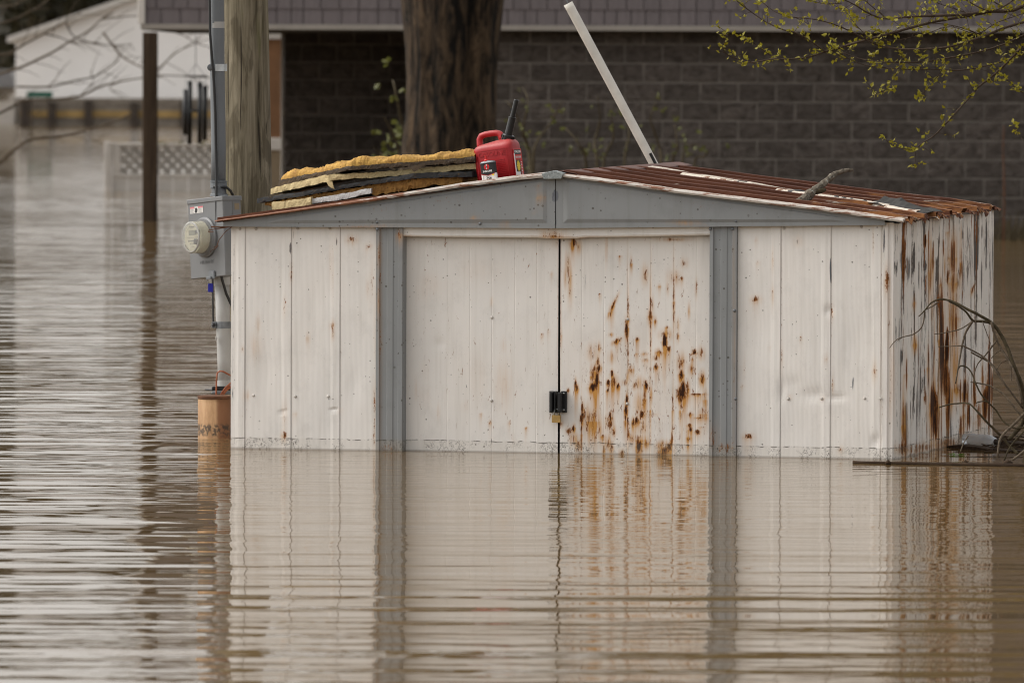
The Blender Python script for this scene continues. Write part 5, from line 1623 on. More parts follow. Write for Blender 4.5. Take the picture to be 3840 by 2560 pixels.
# meter box, yawed to the left, leaning a little
box = thing('meter_box', 'grey electric meter box with a round glass meter beside the shed', 'meter box', MA(816, 1040, -.02))
BM = Matrix.Rotation(-R(4.0), 3, 'X') @ Matrix.Rotation(-R(2.6), 3, 'Y') @ Matrix.Rotation(-R(54), 3, 'Z')
box.rotation_euler = BM.to_euler()
bw, bd, bh = .152, .105, .385          # half width, depth, height
MB().bbox((-bw, -.055, 0), (bw, bd - .055, bh - .016), .003).build('case', M['meter_box'], box)
MB().bbox((-bw - .004, -.0595, bh - .0225), (bw + .005, bd - .05, bh), .003).build('lid', M['meter_box'], box)
MB().box((bw + .0002, .0, .01), (bw + .0022, .004, bh - .024)).build('side_seam', M['grey_ink'], box)
cz = .195
RX = Matrix.Rotation(math.pi / 2, 4, 'X')
mtr = MB().lathe([(.098, 0), (.098, .010), (.090, .016), (.088, .022)], 36, Matrix.Translation((-.005, -.0555, cz)) @ RX).build('socket_ring', M['meter_box'], box, smooth=False)
g = MB().lathe([(.080, 0), (.079, .03), (.076, .058), (.077, .060), (.077, .070), (.072, .074), (.060, .075), (.03, .0755), (.001, .0755)], 40, Matrix.Translation((-.005, -.072, cz)) @ RX, cap=False).build('meter_glass', M['meter_glass'], box, smooth=True)
MB().lathe([(.066, 0), (.066, .052), (.064, .054), (.001, .054)], 36, Matrix.Translation((-.005, -.072, cz)) @ RX, cap=False).build('meter_drum', M['meter_face'], box, smooth=False)
MB().lathe([(.070 + .0045 * math.cos(q), .070 + .0045 * math.sin(q)) for q in np.linspace(0, 2 * math.pi, 9)], 40, Matrix.Translation((-.005, -.072, cz)) @ RX, cap=False).build('front_ring', M['pvc_light'], box, smooth=True)  # highlight on the glass rim put into the ring's pale colour
fyy = -.072 - .0555
def mbox(x0, x1, z0, z1, mat, nm, d=.001):
    return MB().box((-.005 + x0, fyy - d, cz + z0), (-.005 + x1, fyy + .0005, cz + z1)).build(nm, mat, box)
mbox(-.028, .036, .012, .034, M['lcd'], 'screen')
mbox(-.030, .038, .010, .0118, M['grey_ink'], 'screen_edge')
mbox(-.022, .022, .048, .052, M['grey_ink'], 'print_line')
mbox(-.014, .012, .043, .045, M['grey_ink'], 'print_line')
mbox(-.048, .046, -.002, -.0005, M['grey_ink'], 'print_line')
mbox(-.036, .020, -.020, -.014, M['grey_ink'], 'print_bar')
for k in range(3):
    mbox(-.020 + k * .014, -.013 + k * .014, -.034, -.027, M['grey_ink'], 'print_mark')
mbox(-.016, .014, -.048, -.046, M['grey_ink'], 'print_line')
MB().lathe([(.0095, 0), (.0095, .010), (.005, .011), (.005, .004)], 14, Matrix.Translation((.040, fyy - .001, cz + .024)) @ RX).build('optical_port', M['dull_steel'], box)
MB().lathe([(.014, 0), (.014, .012), (.010, .014)], 16, Matrix.Translation((.030, fyy - .001, cz - .022)) @ RX).build('reset_knob', M['black_metal'], box)
# warning stickers, raised maker's lettering, latch
MB().box((-bw + .022, -.0565, .316), (-.020, -.0553, .348)).build('sticker', M['sticker'], box)
MB().box((-bw + .022, -.0572, .340), (-.094, -.0566, .348)).build('sticker_band', M['pink'], box)
MB().box((-.062, -.0572, .340), (-.020, -.0566, .348)).build('sticker_band', M['pink'], box)
MB().prism([(-.090, .320), (-.080, .317), (-.070, .321), (-.066, .333), (-.072, .344), (-.078, .338), (-.090, .347), (-.086, .333), (-.091, .327)], .0008, Matrix.Translation((0, -.0573, 0))).build('sticker_hand', M['ink'], box)
for k in range(5):
    for a, b in ((-bw + .026, -.098), (-.058, -.025)):
        MB().box((a, -.0570, .3185 + k * .0042), (b - .006 * (k % 2), -.0566, .3200 + k * .0042)).build('sticker_line', M['grey_ink'], box)
text('raised_lettering', 'MILBANK', .024, M['meter_box'], box, Matrix.Translation((-.005, -.0553, .075)) @ RX, .0012, sx=1.2)
MB().box((bw + .0005, .012, .318), (bw + .0015, .040, .350)).build('faded_sticker', M['tan'], box)
MB().bbox((.018, -.066, -.012), (.066, -.0555, .030), .004).build('latch', M['dull_steel'], box)
MB().bbox((.008, -.075, -.012), (.050, -.0665, .002), .002).build('latch_bar', M['dull_steel'], box)
for x_ in (.03, .09):
    MB().lathe([(.006, 0), (.006, .006), (.003, .008)], 6, Matrix.Translation((x_, .0, bh))).build('top_screw', M['dull_steel'], box)

lt = thing('lock_tag', 'small blue lock tag on a wire loop under the meter box', 'tag', MA(789, 1080, -.07))
MB().bbox(MA(779.5, 1095, -.075), MA(799.5, 1063, -.06), .002).build('tag', M['blue'], lt, world=True)
MB().tube([MA(784, 1064, -.068), MA(779, 1052, -.068), MA(782, 1044, -.068), MA(790, 1041, -.068), MA(796, 1047, -.068), MA(794, 1064, -.068)], .0016, 6).build('wire_loop', M['dull_steel'], lt, world=True)
ts = thing('strap_tail', 'thin black strap hanging below the meter box to the pipe clamp', 'strap', MA(800, 1110, -.04))
MB().tube([MA(798, 1042, -.045), MA(798, 1100, -.045), MA(799, 1190, -.045), MA(800, 1206, -.045)], .0045, 6).build('strap', M['cable'], ts, world=True)

cbl = thing('black_cable', 'black cable running down the mast and over the meter box', 'cable', MA(805, 600, -.05))
cp_ = [(786, -300), (786, 0), (788, 130), (794, 210), (799, 262), (803, 330), (807, 420), (809, 520), (810.5, 640), (811.5, 740), (812, 790), (814, 860), (817, 930), (822, 985), (832, 1045), (848, 1100), (866, 1140), (880, 1165)]
MB().tube([MA(x, y, -.045 - (.055 if 700 < y < 1050 else 0)) for x, y in cp_], [.0062] * 3 + [.0068] * 15, 8).build('cable', M['cable'], cbl, world=True, smooth=True)
MB().tube([MA(800, 700, -.036), MA(850, 703, -.03), MA(864, 715, .0), MA(874, 735, .03)], .0068, 8).build('cable_loop', M['cable'], cbl, world=True, smooth=True)

# rusted pedestal the riser stands on
pd = onz(805, 1643)
PDY = pd.y + .09
pr_ = 63 / F * PDY
pc = at(805, 1643, PDY)
ped = thing('pedestal', 'tan rusted steel pedestal standing in the water beside the shed', 'pedestal', (pc.x, PDY, 0))
ztop = at(805, 1482, PDY).z
MB().lathe([(pr_, -.8), (pr_, ztop - .016)], 40).build('drum', M['pedestal'], ped, smooth=True)
MB().lathe([(pr_ * 1.01, ztop - .016), (pr_ * 1.03, ztop - .014), (pr_ * 1.03, ztop - .002), (pr_ * .97, ztop)], 40).build('rim', M['rust_rim'], ped)
bk = thing('pipe_bracket', 'black steel bracket and bolt at the foot of the riser pipe', 'bracket', MA(835, 1470, .0))
MB().bbox(MA(792, 1478, -.03), MA(872, 1466, .09), .003).build('plate', M['dull_steel'], bk, world=True)
MB().bbox(MA(806, 1465, -.02), MA(872, 1445, .07), .003).build('saddle', M['black_metal'], bk, world=True)
MB().tube([MA(768, 1461, -.01), MA(815, 1462, -.01)], .0042, 8).build('bolt', M['dull_steel'], bk, world=True)
MB().bbox(MA(794, 1464, -.02), MA(810, 1448, .01), .003).build('nut', M['black_metal'], bk, world=True)

oc = thing('orange_cord', 'loops of orange cord around the riser pipe beside the shed', 'cord', MA(830, 1440, -.05))
for pts in ([(880, 1418), (860, 1405), (838, 1393), (824, 1391), (815, 1398), (812, 1420), (811, 1460), (810, 1488), (813, 1496), (822, 1490), (833, 1470), (846, 1452), (870, 1432)],
            [(880, 1440), (858, 1449), (842, 1466), (832, 1484), (828, 1510), (830, 1540), (838, 1565), (852, 1582), (870, 1592)], [(880, 1446), (860, 1455), (846, 1468), (836, 1482)]):
    MB().tube([MA(x, y, -.045 + .004 * math.sin(i * 1.7)) for i, (x, y) in enumerate(pts)], .0038, 8).build('cord', M['cord'], oc, world=True, smooth=True)

# guy wire from the pole, in its white guard, down behind the shed
gw = thing('guy_wire', 'guy wire in a long white plastic guard slanting behind the shed roof', 'guy wire', at(2450, 640, PY_))
gT, gB = at(2130, 14, PY_), at(2455, 622, PY_ + .0)
gd = (gB - gT).normalized()
gEnd = gB + gd * ((-0.8 - gB.z) / gd.z)
ggr = 14.2 / F * PY_
n = 12
P = []
for k in range(41):
    f = k / 40
    c = gT + gd * (f * ((gB - gT).length + 0.18))
    sidev = gd.cross(Vector((0, 1, 0))).normalized()
    rad_ = ggr * (1.12 - .12 * f)
    P.append([c + sidev * rad_ * math.cos(q) + Vector((0, 1, 0)) * rad_ * math.sin(q) for q in np.linspace(-2.9 - 1.5, 2.9 - 1.5, 18)])
MB().grid(P).build('guard', M['guard'], gw, world=True, smooth=True, solid=.0025)
c1, c2_ = at(2438, 575, PY_ - ggr * 1.03), at(2458, 614, PY_ - ggr * 1.03)
MB().tube([c1, c2_], ggr * .42, 8).build('slot_mark', M['ink'], gw, world=True)
att = gT - gd * ((5.3 - gT.z) / -gd.z)
patt = Vector((at(990, 0, PY_).x, PY_, gT.z + (gT.x - at(990, 0, PY_).x) * (gd.z / -gd.x) * -1 * -1))
top_ = gT + gd * ((at(985, 0, PY_).x - gT.x) / gd.x)
MB().tube([gEnd, gT, top_], .0045, 6).build('wire', M['dull_steel'], gw, world=True)

# ------------------------------------------------------------------ flood debris at the right corner
c6 = lambda x, y: (3280 + x / 2.305, 1100 + y / 2.305)
BRY = PR.y - 0.25
br = thing('fallen_branch', 'bare arching branch with thin twigs lying against the shed corner', 'branch', onz(3845, 1720))
def crv(pts, k=3):
    # Catmull-Rom through pixel points
    out = []
    n = len(pts)
    for i in range(n - 1):
        p0, p1, p2, p3 = pts[max(i - 1, 0)], pts[i], pts[i + 1], pts[min(i + 2, n - 1)]
        for j in range(k):
            f = j / k
            out.append(tuple(0.5 * ((2 * b) + (-a + c) * f + (2 * a - 5 * b + 4 * c - d) * f * f + (-a + 3 * b - 3 * c + d) * f ** 3) for a, b, c, d in zip(p0, p1, p2, p3)))
    return out + [pts[-1]]
tw = [
    ([(1330, 1250), (1310, 1080), (1291, 900), (1270, 800), (1230, 690), (1190, 590), (1160, 500), (1110, 390), (1060, 310), (1000, 245), (900, 185), (800, 135), (700, 80), (620, 55), (560, 50), (490, 80), (430, 150), (380, 200)], .017, .0035, 'dead_dark', 0),
    ([(1060, 305), (1000, 255), (920, 240), (850, 235), (790, 160), (720, 110), (640, 70)], .011, .004, 'dead_dark', .02),
    ([(850, 235), (790, 330), (760, 430), (740, 540), (720, 650), (700, 780)], .008, .004, 'dead', .02),
    ([(850, 235), (790, 280), (720, 315), (600, 340), (515, 352)], .005, .002, 'dead', .03),
    ([(430, 150), (425, 230), (400, 300), (330, 355), (230, 380), (175, 412), (130, 470)], .005, .002, 'dead', .0),
    ([(330, 355), (250, 375), (195, 410)], .003, .0018, 'dead', .0),
    ([(550, 75), (500, 110), (440, 140)], .005, .004, 'dead', .0),
    ([(760, 450), (690, 455), (620, 458), (550, 460)], .004, .002, 'dead', .02),
    ([(760, 450), (850, 495), (950, 555), (1010, 620), (1080, 720), (1160, 830), (1280, 990)], .005, .006, 'dead', .02),
    ([(835, 508), (900, 545), (1000, 600), (1080, 700)], .005, .006, 'dead', .03),
    ([(1010, 250), (1040, 370), (1100, 490), (1170, 600), (1210, 690), (1250, 820), (1275, 960)], .008, .006, 'dead', -.02),
    ([(720, 655), (745, 625), (800, 640), (840, 690), (870, 770), (920, 870), (1000, 960), (1050, 1010), (1100, 1090), (1160, 1140), (1230, 1165), (1320, 1150)], .0045, .006, 'dead_dark', .0),
    ([(830, 765), (900, 775), (1000, 800), (1100, 860), (1170, 940), (1260, 1050), (1320, 1100)], .004, .006, 'dead', -.02),
    ([(555, 985), (640, 960), (720, 950), (810, 950), (870, 1000), (950, 1090), (1020, 1160), (1100, 1240), (1180, 1330), (1240, 1385)], .004, .009, 'dead_dark', -.03),
    ([(880, 945), (910, 935), (960, 932), (1000, 960)], .0035, .004, 'dead_dark', -.01),
    ([(1330, 1000), (1291, 1040), (1200, 1130), (1100, 1230), (1075, 1300), (1060, 1420)], .011, .006, 'dead', -.06),
    ([(1330, 1000), (1291, 1080), (1250, 1160), (1160, 1260)], .015, .013, 'dead_dark', .0),
    ([(1120, 1440), (1180, 1310), (1330, 1150)], .005, .006, 'dead_dark', -.08),
    ([(1190, 1440), (1330, 1330)], .007, .008, 'dead', -.1),
    ([(860, 700), (890, 610), (960, 530), (1060, 400)], .0035, .005, 'dead', .03),
    ([(930, 240), (990, 400), (1010, 460)], .003, .0015, 'dead', .0),
    ([(1050, 670), (1090, 600), (1150, 575)], .003, .004, 'dead', .02),
    ([(1010, 560), (1040, 520), (1090, 490)], .003, .004, 'dead', .02),
    ([(740, 1370), (770, 1290), (810, 1230)], .004, .003, 'dead', -.02),
    ([(1180, 750), (1180, 690), (1175, 610)], .0035, .003, 'dead', -.02),
    ([(870, 250), (880, 200), (895, 160)], .003, .002, 'dead', -.02),
    ([(1320, 1600), (1310, 1400), (1330, 1250)], .022, .020, 'dead_dark', .0),
]
for pts, r0, r1_, mt, dp in tw:
    pp = crv(pts)
    n = len(pp)
    MB().tube([at(*c6(x, y), BRY + dp + .02 * math.sin(i * .35)) for i, (x, y) in enumerate(pp)], [.74 * (r0 + (r1_ - r0) * i / (n - 1)) for i in range(n)], 7, jitter=.10).build('branch' if r0 > .01 else 'twig', M[mt], br, world=True, smooth=True)
# long floating cane
a, b = onz(3198, 1737), onz(3900, 1750)
t = thing('floating_cane', 'long brown cane floating in front of the right shed corner', 'cane', (a + b) / 2)
ps = [a + (b - a) * f + Vector((0, .01 * math.sin(f * 7), .004)) for f in np.linspace(0, 1, 24)]
MB().tube(ps, [.0075 + .0035 * f + (.002 if i % 6 == 0 else 0) for i, f in enumerate(np.linspace(0, 1, 24))], 8).build('stem', M['drift'], t, world=True, smooth=True)
for px, l_ in ((3780, .02), (3330, .012), (3620, .012)):
    q = onz(px, 1741)
    MB().tube([q + Vector((-l_, 0, .006)), q + Vector((0, -.004, .010)), q + Vector((l_, 0, .005))], [.006, .013, .006], 8).build('knot', M['drift'], t, world=True, smooth=True)
# plastic bottle
ba, bb = onz(3616, 1664), onz(3746, 1676)
ax = (bb - ba)
Lb = ax.length
bt = thing('plastic_bottle', 'crumpled clear plastic bottle lying on the flood debris', 'bottle', ba + Vector((0, 0, .024)))
zq = ax.normalized().to_track_quat('Z', 'Y').to_matrix().to_4x4()
rb = .030
prof = [(.005, 0), (.024, .002), (rb * .96, .010)]
for k in range(9):
    z = .014 + k * .0105
    prof += [(rb, z), (rb * .93, z + .005)]
prof += [(rb, .112), (rb * .97, .125), (rb * .7, .142), (rb * .45, .150)]
sc = Lb / .166
prof = [(r_, z * sc) for r_, z in prof]
mb = MB().lathe(prof, 24, zq)
mb.v = [tuple(Vector(v) + Vector((rnd.uniform(-.001, .001), rnd.uniform(-.001, .001), rnd.uniform(-.001, .001)))) for v in mb.v]
mb.build('body', M['bottle'], bt, smooth=True)
MB().lathe([(.013, .150 * sc), (.0145, .152 * sc), (.0145, .164 * sc), (.012, .166 * sc)], 16, zq).build('cap', M['dock_post'], bt)
# drift pieces
def drift(px0, py0, px1, py1, th, mat, label, wide=.035, lift=.0):
    a, b = onz(px0, py0), onz(px1, py1)
    d = (b - a)
    n = 7
    s_ = Vector((d.y, -d.x, 0)).normalized()
    rings = []
    for i in range(n):
        f = i / (n - 1)
        c = a + d * f
        e = math.sin(math.pi * (.12 + .76 * f))
        w_ = wide * e * rnd.uniform(.75, 1.2)
        h_ = th * e * rnd.uniform(.7, 1.25) + lift
        rings.append([c + s_ * -w_ + Vector((0, 0, -.01)), c + s_ * -w_ * .9 + Vector((0, 0, h_ * .7)), c + Vector((0, 0, h_)), c + s_ * w_ * .8 + Vector((0, 0, h_ * .8)), c + s_ * w_ + Vector((0, 0, -.01))])
    t = thing('driftwood', label, 'driftwood', (a + b) / 2, group='driftwood at the shed corner')
    mb = MB().grid(rings)
    mb.f.append((0, 1, 2, 3, 4))
    mb.f.append(tuple(reversed([len(mb.v) - 5 + k for k in range(5)])))
    mb.build('wood', mat, t, world=True)
drift(3556, 1676, 3712, 1690, .024, M['drift'], 'dark rotten plank floating under the plastic bottle', .05)
drift(3700, 1682, 3800, 1694, .010, M['drift'], 'flat dark bark piece right of the plastic bottle', .05)
drift(3745, 1645, 3860, 1650, .012, M['pale_drift'], 'pale split stick behind the bottle near the right edge', .04)
drift(3760, 1662, 3870, 1672, .018, M['drift'], 'dark bark lump among the twigs at the right edge', .06)
drift(3800, 1692, 3880, 1700, .014, M['drift'], 'lowest dark bark sliver at the right edge', .05)
mb = MB()
for k in range(140):
    q = onz(rnd.uniform(3690, 3860), rnd.uniform(1640, 1700))
    a_ = rnd.uniform(0, math.pi)
    l_ = rnd.uniform(.01, .05)
    mb.tube([q + Vector((-l_ * math.cos(a_), -l_ * math.sin(a_), .003)), q + Vector((l_ * math.cos(a_), l_ * math.sin(a_), rnd.uniform(.004, .012)))], rnd.uniform(.0012, .003), 4)
o = mb.build('drift_litter', M['drift'])
tag(o, 'loose mat of bark crumbs and twig litter on the water at right', 'litter')
o['kind'] = 'stuff'
q = onz(3590, 1706)
t = thing('green_sprig', 'tiny bright green sprig floating before the dark plank', 'sprig', q)
for k in range(7):
    a_ = rnd.uniform(0, 6.28)
    c = q + Vector((rnd.uniform(-.03, .03), rnd.uniform(-.1, .1), .004))
    d = Vector((math.cos(a_), math.sin(a_), .1)) * .02
    s_ = Vector((-d.y, d.x, .006)) * .4
    MB().add([c - d, c + s_, c + d, c - s_], [(0, 1, 2, 3)]).build('leaf', M['leaf_bright'], t, world=True)

# ------------------------------------------------------------------ budding tree whose boughs hang in at the top right
cg = lambda x, y: (2650 + x / 1.976, y / 1.976)
GYY = PY_ + 0.9
gt = thing('budding_tree', 'tree with thin boughs and small yellow green leaves reaching in at top right', 'tree', (at(4700, 400, GYY).x, GYY, -0.85))
tx = at(4700, 400, GYY).x
MB().tube([(tx, GYY, -.9), (tx - .02, GYY, .6), (tx + .03, GYY, 1.6), (tx - .02, GYY, 2.6), (tx + .05, GYY, 4.2)], [.11, .095, .085, .07, .04], 12, jitter=.05).build('trunk', M['dead_dark'], gt, world=True, smooth=True)
trunkpt = lambda z: Vector((tx, GYY, z))
limbs = [
    ([(2352, 40), (2250, 80), (2100, 85), (1950, 105), (1800, 115), (1600, 120), (1450, 130), (1320, 140), (1200, 100), (1100, 40), (1000, -10)], .013, .003, True),
    ([(2352, 165), (2200, 210), (2050, 270), (1900, 320), (1750, 355), (1550, 365), (1400, 360), (1250, 330), (1100, 250), (950, 185), (800, 145), (650, 130), (520, 95), (400, 10)], .009, .002, True),
    ([(2080, 95), (1900, 125), (1700, 160), (1500, 210), (1300, 265), (1100, 320), (950, 365), (880, 385), (750, 425), (600, 440), (500, 437), (330, 465), (250, 445), (150, 405), (120, 350), (140, 290), (145, 240)], .010, .0015, False),
    ([(880, 385), (760, 300), (650, 240), (560, 220), (450, 170), (350, 105), (250, 30), (210, -10)], .005, .0025, False),
    ([(2352, 330), (2260, 430), (2180, 510), (2100, 580), (2020, 640), (1950, 720), (1850, 830), (1750, 940), (1680, 1010), (1600, 1060), (1540, 1105), (1450, 1100), (1380, 1080), (1310, 1020)], .008, .0015, True),
    ([(1540, 1105), (1550, 1180), (1530, 1230)], .002, .001, False),
    ([(2352, 260), (2200, 330), (2000, 390), (1800, 430), (1600, 460), (1450, 465), (1300, 460), (1150, 440), (1000, 390)], .006, .002, True),
    ([(2352, 395), (2300, 420), (2150, 470), (1900, 520), (1700, 515), (1500, 515), (1350, 505), (1200, 490), (1080, 450), (950, 370)], .005, .0018, True),
    ([(500, 437), (400, 360), (320, 300)], .003, .001, False),
    ([(1420, 530), (1350, 640), (1280, 690), (1240, 700)], .0025, .001, False),
    ([(1690, 590), (1620, 680), (1570, 735)], .002, .001, False),
    ([(1750, 515), (1690, 590)], .002, .002, False),
    ([(2352, 1050), (2310, 990), (2270, 920)], .002, .001, True),
    ([(2352, 700), (2270, 630), (2200, 570)], .0025, .002, True),
    ([(2352, -60), (2200, 50), (2080, 80), (1900, -10)], .006, .003, True),
    ([(2050, 270), (1900, 210), (1700, 175), (1560, 190)], .004, .002, False),
    ([(1330, 135), (1200, 30), (1150, -20)], .003, .002, False),
    ([(1000, 25), (870, 30), (740, -5)], .003, .0015, False),
    ([(1250, 330), (1100, 180), (1050, 110), (980, 60)], .003, .0015, False),
    ([(1950, 105), (1700, 20), (1640, -20)], .003, .002, False),
    ([(2250, 80), (2100, 0), (2060, -40)], .005, .004, False),
    ([(2352, 100), (2150, 170), (2000, 250), (1800, 200), (1600, 260), (1400, 300), (1250, 300)], .003, .0015, True),
]
leafv, leaff = [], []
lrnd = random.Random(21)
def leaf(p, sz, dirv):
    b = len(leafv)
    d = dirv.normalized()
    s_ = d.cross(Vector((lrnd.uniform(-1, 1), lrnd.uniform(-1, 1), lrnd.uniform(-1, 1)))).normalized() * sz * .32
    n = d.cross(s_).normalized() * sz * .12
    leafv.extend([p, p + d * sz * .45 + s_ + n, p + d * sz, p + d * sz * .45 - s_ + n, p + d * sz * .5])
    leaff.extend([(b, b + 1, b + 4), (b + 1, b + 2, b + 4), (b + 2, b + 3, b + 4), (b + 3, b, b + 4)])
def sprig(p, nmin=2, nmax=4, sz=.028):
    for _ in range(lrnd.randint(nmin, nmax)):
        leaf(p + Vector((lrnd.uniform(-.008, .008), lrnd.uniform(-.01, .01), lrnd.uniform(-.006, .006))), sz * lrnd.uniform(.65, 1.25), Vector((lrnd.uniform(-1, 1), lrnd.uniform(-1, 1), lrnd.uniform(-.7, 1.0))))
for li, (pts, r0, r1_, root) in enumerate(limbs):
    pp = crv(pts, 5)
    dp = lrnd.uniform(-.25, .25) if root else 0.05
    W_ = [at(*cg(x, y), GYY + dp * .5 + .06 * math.sin(i * .2 + li)) for i, (x, y) in enumerate(pp)]
    if root:
        W_ = [trunkpt(W_[0].z - .12)] + [trunkpt(W_[0].z - .05) + (W_[0] - trunkpt(W_[0].z)) * .5] + W_
    n = len(W_)
    MB().tube(W_, [.85 * (r0 + (r1_ - r0) * i / (n - 1)) for i in range(n)], 6, jitter=.12).build('branch', M['twig'], gt, world=True, smooth=True)
    cnt = 0
    for i in range(n):
        q = W_[i]
        x, y = proj(q)
        if x > 4000:
            continue
        if lrnd.random() < (.85 if y < 360 else .5) and r0 < .02:
            if lrnd.random() < .55:
                d = Vector((lrnd.uniform(-1, 1), lrnd.uniform(-.6, .6), lrnd.uniform(-.5, 1)))
                l_ = lrnd.uniform(.02, .09)
                e = q + d.normalized() * l_
                MB().tube([q, (q + e) / 2 + Vector((0, 0, .004)), e], [.0016, .0013, .0009], 5, cap=False).build('twig', M['twig'], gt, world=True)
                sprig(e)
                if l_ > .05:
                    sprig((q + e) / 2, 1, 2)
            else:
                sprig(q, 1, 3)
        if i == n - 1:
            sprig(q, 3, 5)
            
mb = MB()
mb.v = [tuple(v) for v in leafv]
mb.f = leaff
struct(mb.build('foliage', M['leaf'], gt, world=True), 'stuff')

# ------------------------------------------------------------------ large tree before the house
TYY = 70.0
tt_ = thing('large_tree', 'thick furrowed tree trunk between the carport and the block wall', 'tree', (X(1690, TYY), TYY, -.9))
zs = np.linspace(-.9, 6.5, 50)
P = []
for z in zs:
    pyz = HORIZON - (z - CAM_H) * F / TYY
    xl_ = np.interp(pyz, [-2000, -400, 0, 150, 300, 450, 600, 900, 1400], [1470, 1478, 1500, 1512, 1522, 1517, 1500, 1470, 1440])
    xr_ = np.interp(pyz, [-2000, -400, 0, 150, 300, 450, 600, 900, 1400], [1960, 1925, 1886, 1872, 1860, 1858, 1852, 1880, 1920])
    cxm, hw = X((xl_ + xr_) / 2, TYY), (xr_ - xl_) / 2 / F * TYY
    row = []
    for q in np.linspace(0, 2 * math.pi, 65):
        # two fused stems: a crease down the right of centre
        crease = .16 * math.exp(-((q - (1.5 * math.pi + .38 + .10 * math.sin(z))) / .22) ** 2)
        rr_ = hw * (1 - crease + .045 * mnoise.noise(Vector((math.cos(q) * 5, math.sin(q) * 5, z * .8))) + .05 * mnoise.noise(Vector((math.cos(q) * 11, math.sin(q) * 11, z * 1.5))))
        row.append((cxm + rr_ * math.cos(q), TYY + rr_ * math.sin(q), z))
    P.append(row)
MB().grid(P).build('trunk', M['trunk'], tt_, world=True, smooth=True)
crn_v, crn_f = [], []
cr_ = random.Random(5)
for k in range(9):
    a_ = k * 2.4
    b0 = Vector((X(1690, TYY), TYY, 5.0 + .16 * k))
    e = b0 + Vector((math.cos(a_) * cr_.uniform(2.2, 3.6), math.sin(a_) * cr_.uniform(2, 3.5), cr_.uniform(2.5, 5)))
    m_ = (b0 + e) / 2 + Vector((0, 0, -.4))
    MB().tube(crv([tuple(b0), tuple(m_), tuple(e)], 5), [.26 - .022 * i for i in range(11)], 8).build('limb', M['trunk'], tt_, world=True, smooth=True)
    for j in range(170):
        f = cr_.uniform(.3, 1.1)
        p = b0 + (e - b0) * f + Vector((cr_.gauss(0, .8), cr_.gauss(0, .8), cr_.gauss(0, .7)))
        s_ = cr_.uniform(.05, .12)
        u_, v_ = Vector((cr_.uniform(-1, 1), cr_.uniform(-1, 1), cr_.uniform(-1, 1))) * s_, Vector((cr_.uniform(-1, 1), cr_.uniform(-1, 1), cr_.uniform(-1, 1))) * s_
        b = len(crn_v)
        crn_v += [tuple(p - u_), tuple(p + v_), tuple(p + u_), tuple(p - v_)]
        crn_f.append((b, b + 1, b + 2, b + 3))
mb = MB()
mb.v, mb.f = crn_v, crn_f
struct(mb.build('crown', M['leaf_dull'], tt_, world=True), 'stuff')

# ------------------------------------------------------------------ shrubs along the block wall
def shrub(label, stems, Y, leafn, lsz, mat='leaf_dull'):
    base = at(stems[0][0][0], 800, Y)
    t = thing('shrub', label, 'shrub', (base.x, Y, -.3), group='shrubs by the house')
    lv, lf = [], []
    r3_ = random.Random(int(base.x * 1000))
    for pts in stems:
        pp = crv([(pts[0][0], 1120)] + list(pts), 4)
        Wp = [at(x, y, Y + .12 * math.sin(i * .5 + pts[0][0])) for i, (x, y) in enumerate(pp)]
        n = len(Wp)
        MB().tube(Wp, [.020 - .015 * i / (n - 1) for i in range(n)], 6).build('stem', M['dead_dark'], t, world=True, smooth=True)
        for i in range(leafn):
            q = Wp[r3_.randint(n // 3, n - 1)] + Vector((r3_.gauss(0, .09), r3_.gauss(0, .09), r3_.gauss(0, .07)))
            for _ in range(3):
                d = Vector((r3_.uniform(-1, 1), r3_.uniform(-1, 1), r3_.uniform(-1, 1))).normalized() * lsz
                s_ = d.cross(Vector((r3_.uniform(-1, 1), r3_.uniform(-1, 1), 1))).normalized() * lsz * .45
                b = len(lv)
                lv += [tuple(q), tuple(q + d * .5 + s_), tuple(q + d), tuple(q + d * .5 - s_)]
                lf.append((b, b + 1, b + 2, b + 3))
    mb = MB()
    mb.v, mb.f = lv, lf
    struct(mb.build('foliage', M[mat], t, world=True), 'stuff')
shrub('thin leafy shrub in the dark carport left of the tree trunk', [[(1500, 620), (1470, 500), (1440, 440)], [(1520, 560), (1500, 430), (1480, 330), (1472, 300)], [(1480, 640), (1430, 580), (1400, 550)], [(1500, 640), (1490, 560), (1470, 480)]], 72.0, 5, .075)
shrub('sparse twiggy shrub just right of the tree trunk', [[(1990, 640), (1970, 520), (1930, 420), (1900, 380)], [(2000, 640), (2010, 540), (2060, 470), (2110, 380)], [(1985, 600), (1960, 500), (1980, 380), (1960, 330)]], 76.0, 6, .045)
shrub('bushy shrub behind the foot of the white guy guard', [[(2240, 640), (2230, 540), (2250, 450), (2240, 360)], [(2260, 640), (2300, 520), (2290, 430)], [(2340, 640), (2360, 500), (2350, 420)], [(2200, 640), (2170, 540), (2120, 480)]], 77.0, 6, .045)
shrub('low leafy shrub right of the white guy guard', [[(2480, 640), (2470, 540), (2440, 450), (2460, 380)], [(2560, 640), (2570, 560), (2620, 540)], [(2520, 640), (2540, 560), (2530, 470)], [(2600, 640), (2640, 590), (2660, 560)]], 77.5, 6, .045)
wd = thing('dry_weed', 'tall reddish dry weed stalk before the block wall at right', 'weed', at(3765, 870, 80.0))
for pts in ([(3762, 1000), (3764, 850), (3766, 700), (3762, 560), (3765, 470)], [(3750, 1000), (3750, 850), (3752, 720)], [(3800, 1000), (3806, 860), (3822, 790)], [(3780, 1000), (3790, 880), (3786, 800)]):
    MB().tube([at(x, y, 80.0) for x, y in crv(pts)], [.014 - .010 * i / (len(crv(pts)) - 1) for i in range(len(crv(pts)))], 6).build('stalk', M['dead_dark'] if pts[0][0] != 3762 else M['rust_rim'], wd, world=True)
mb = MB()
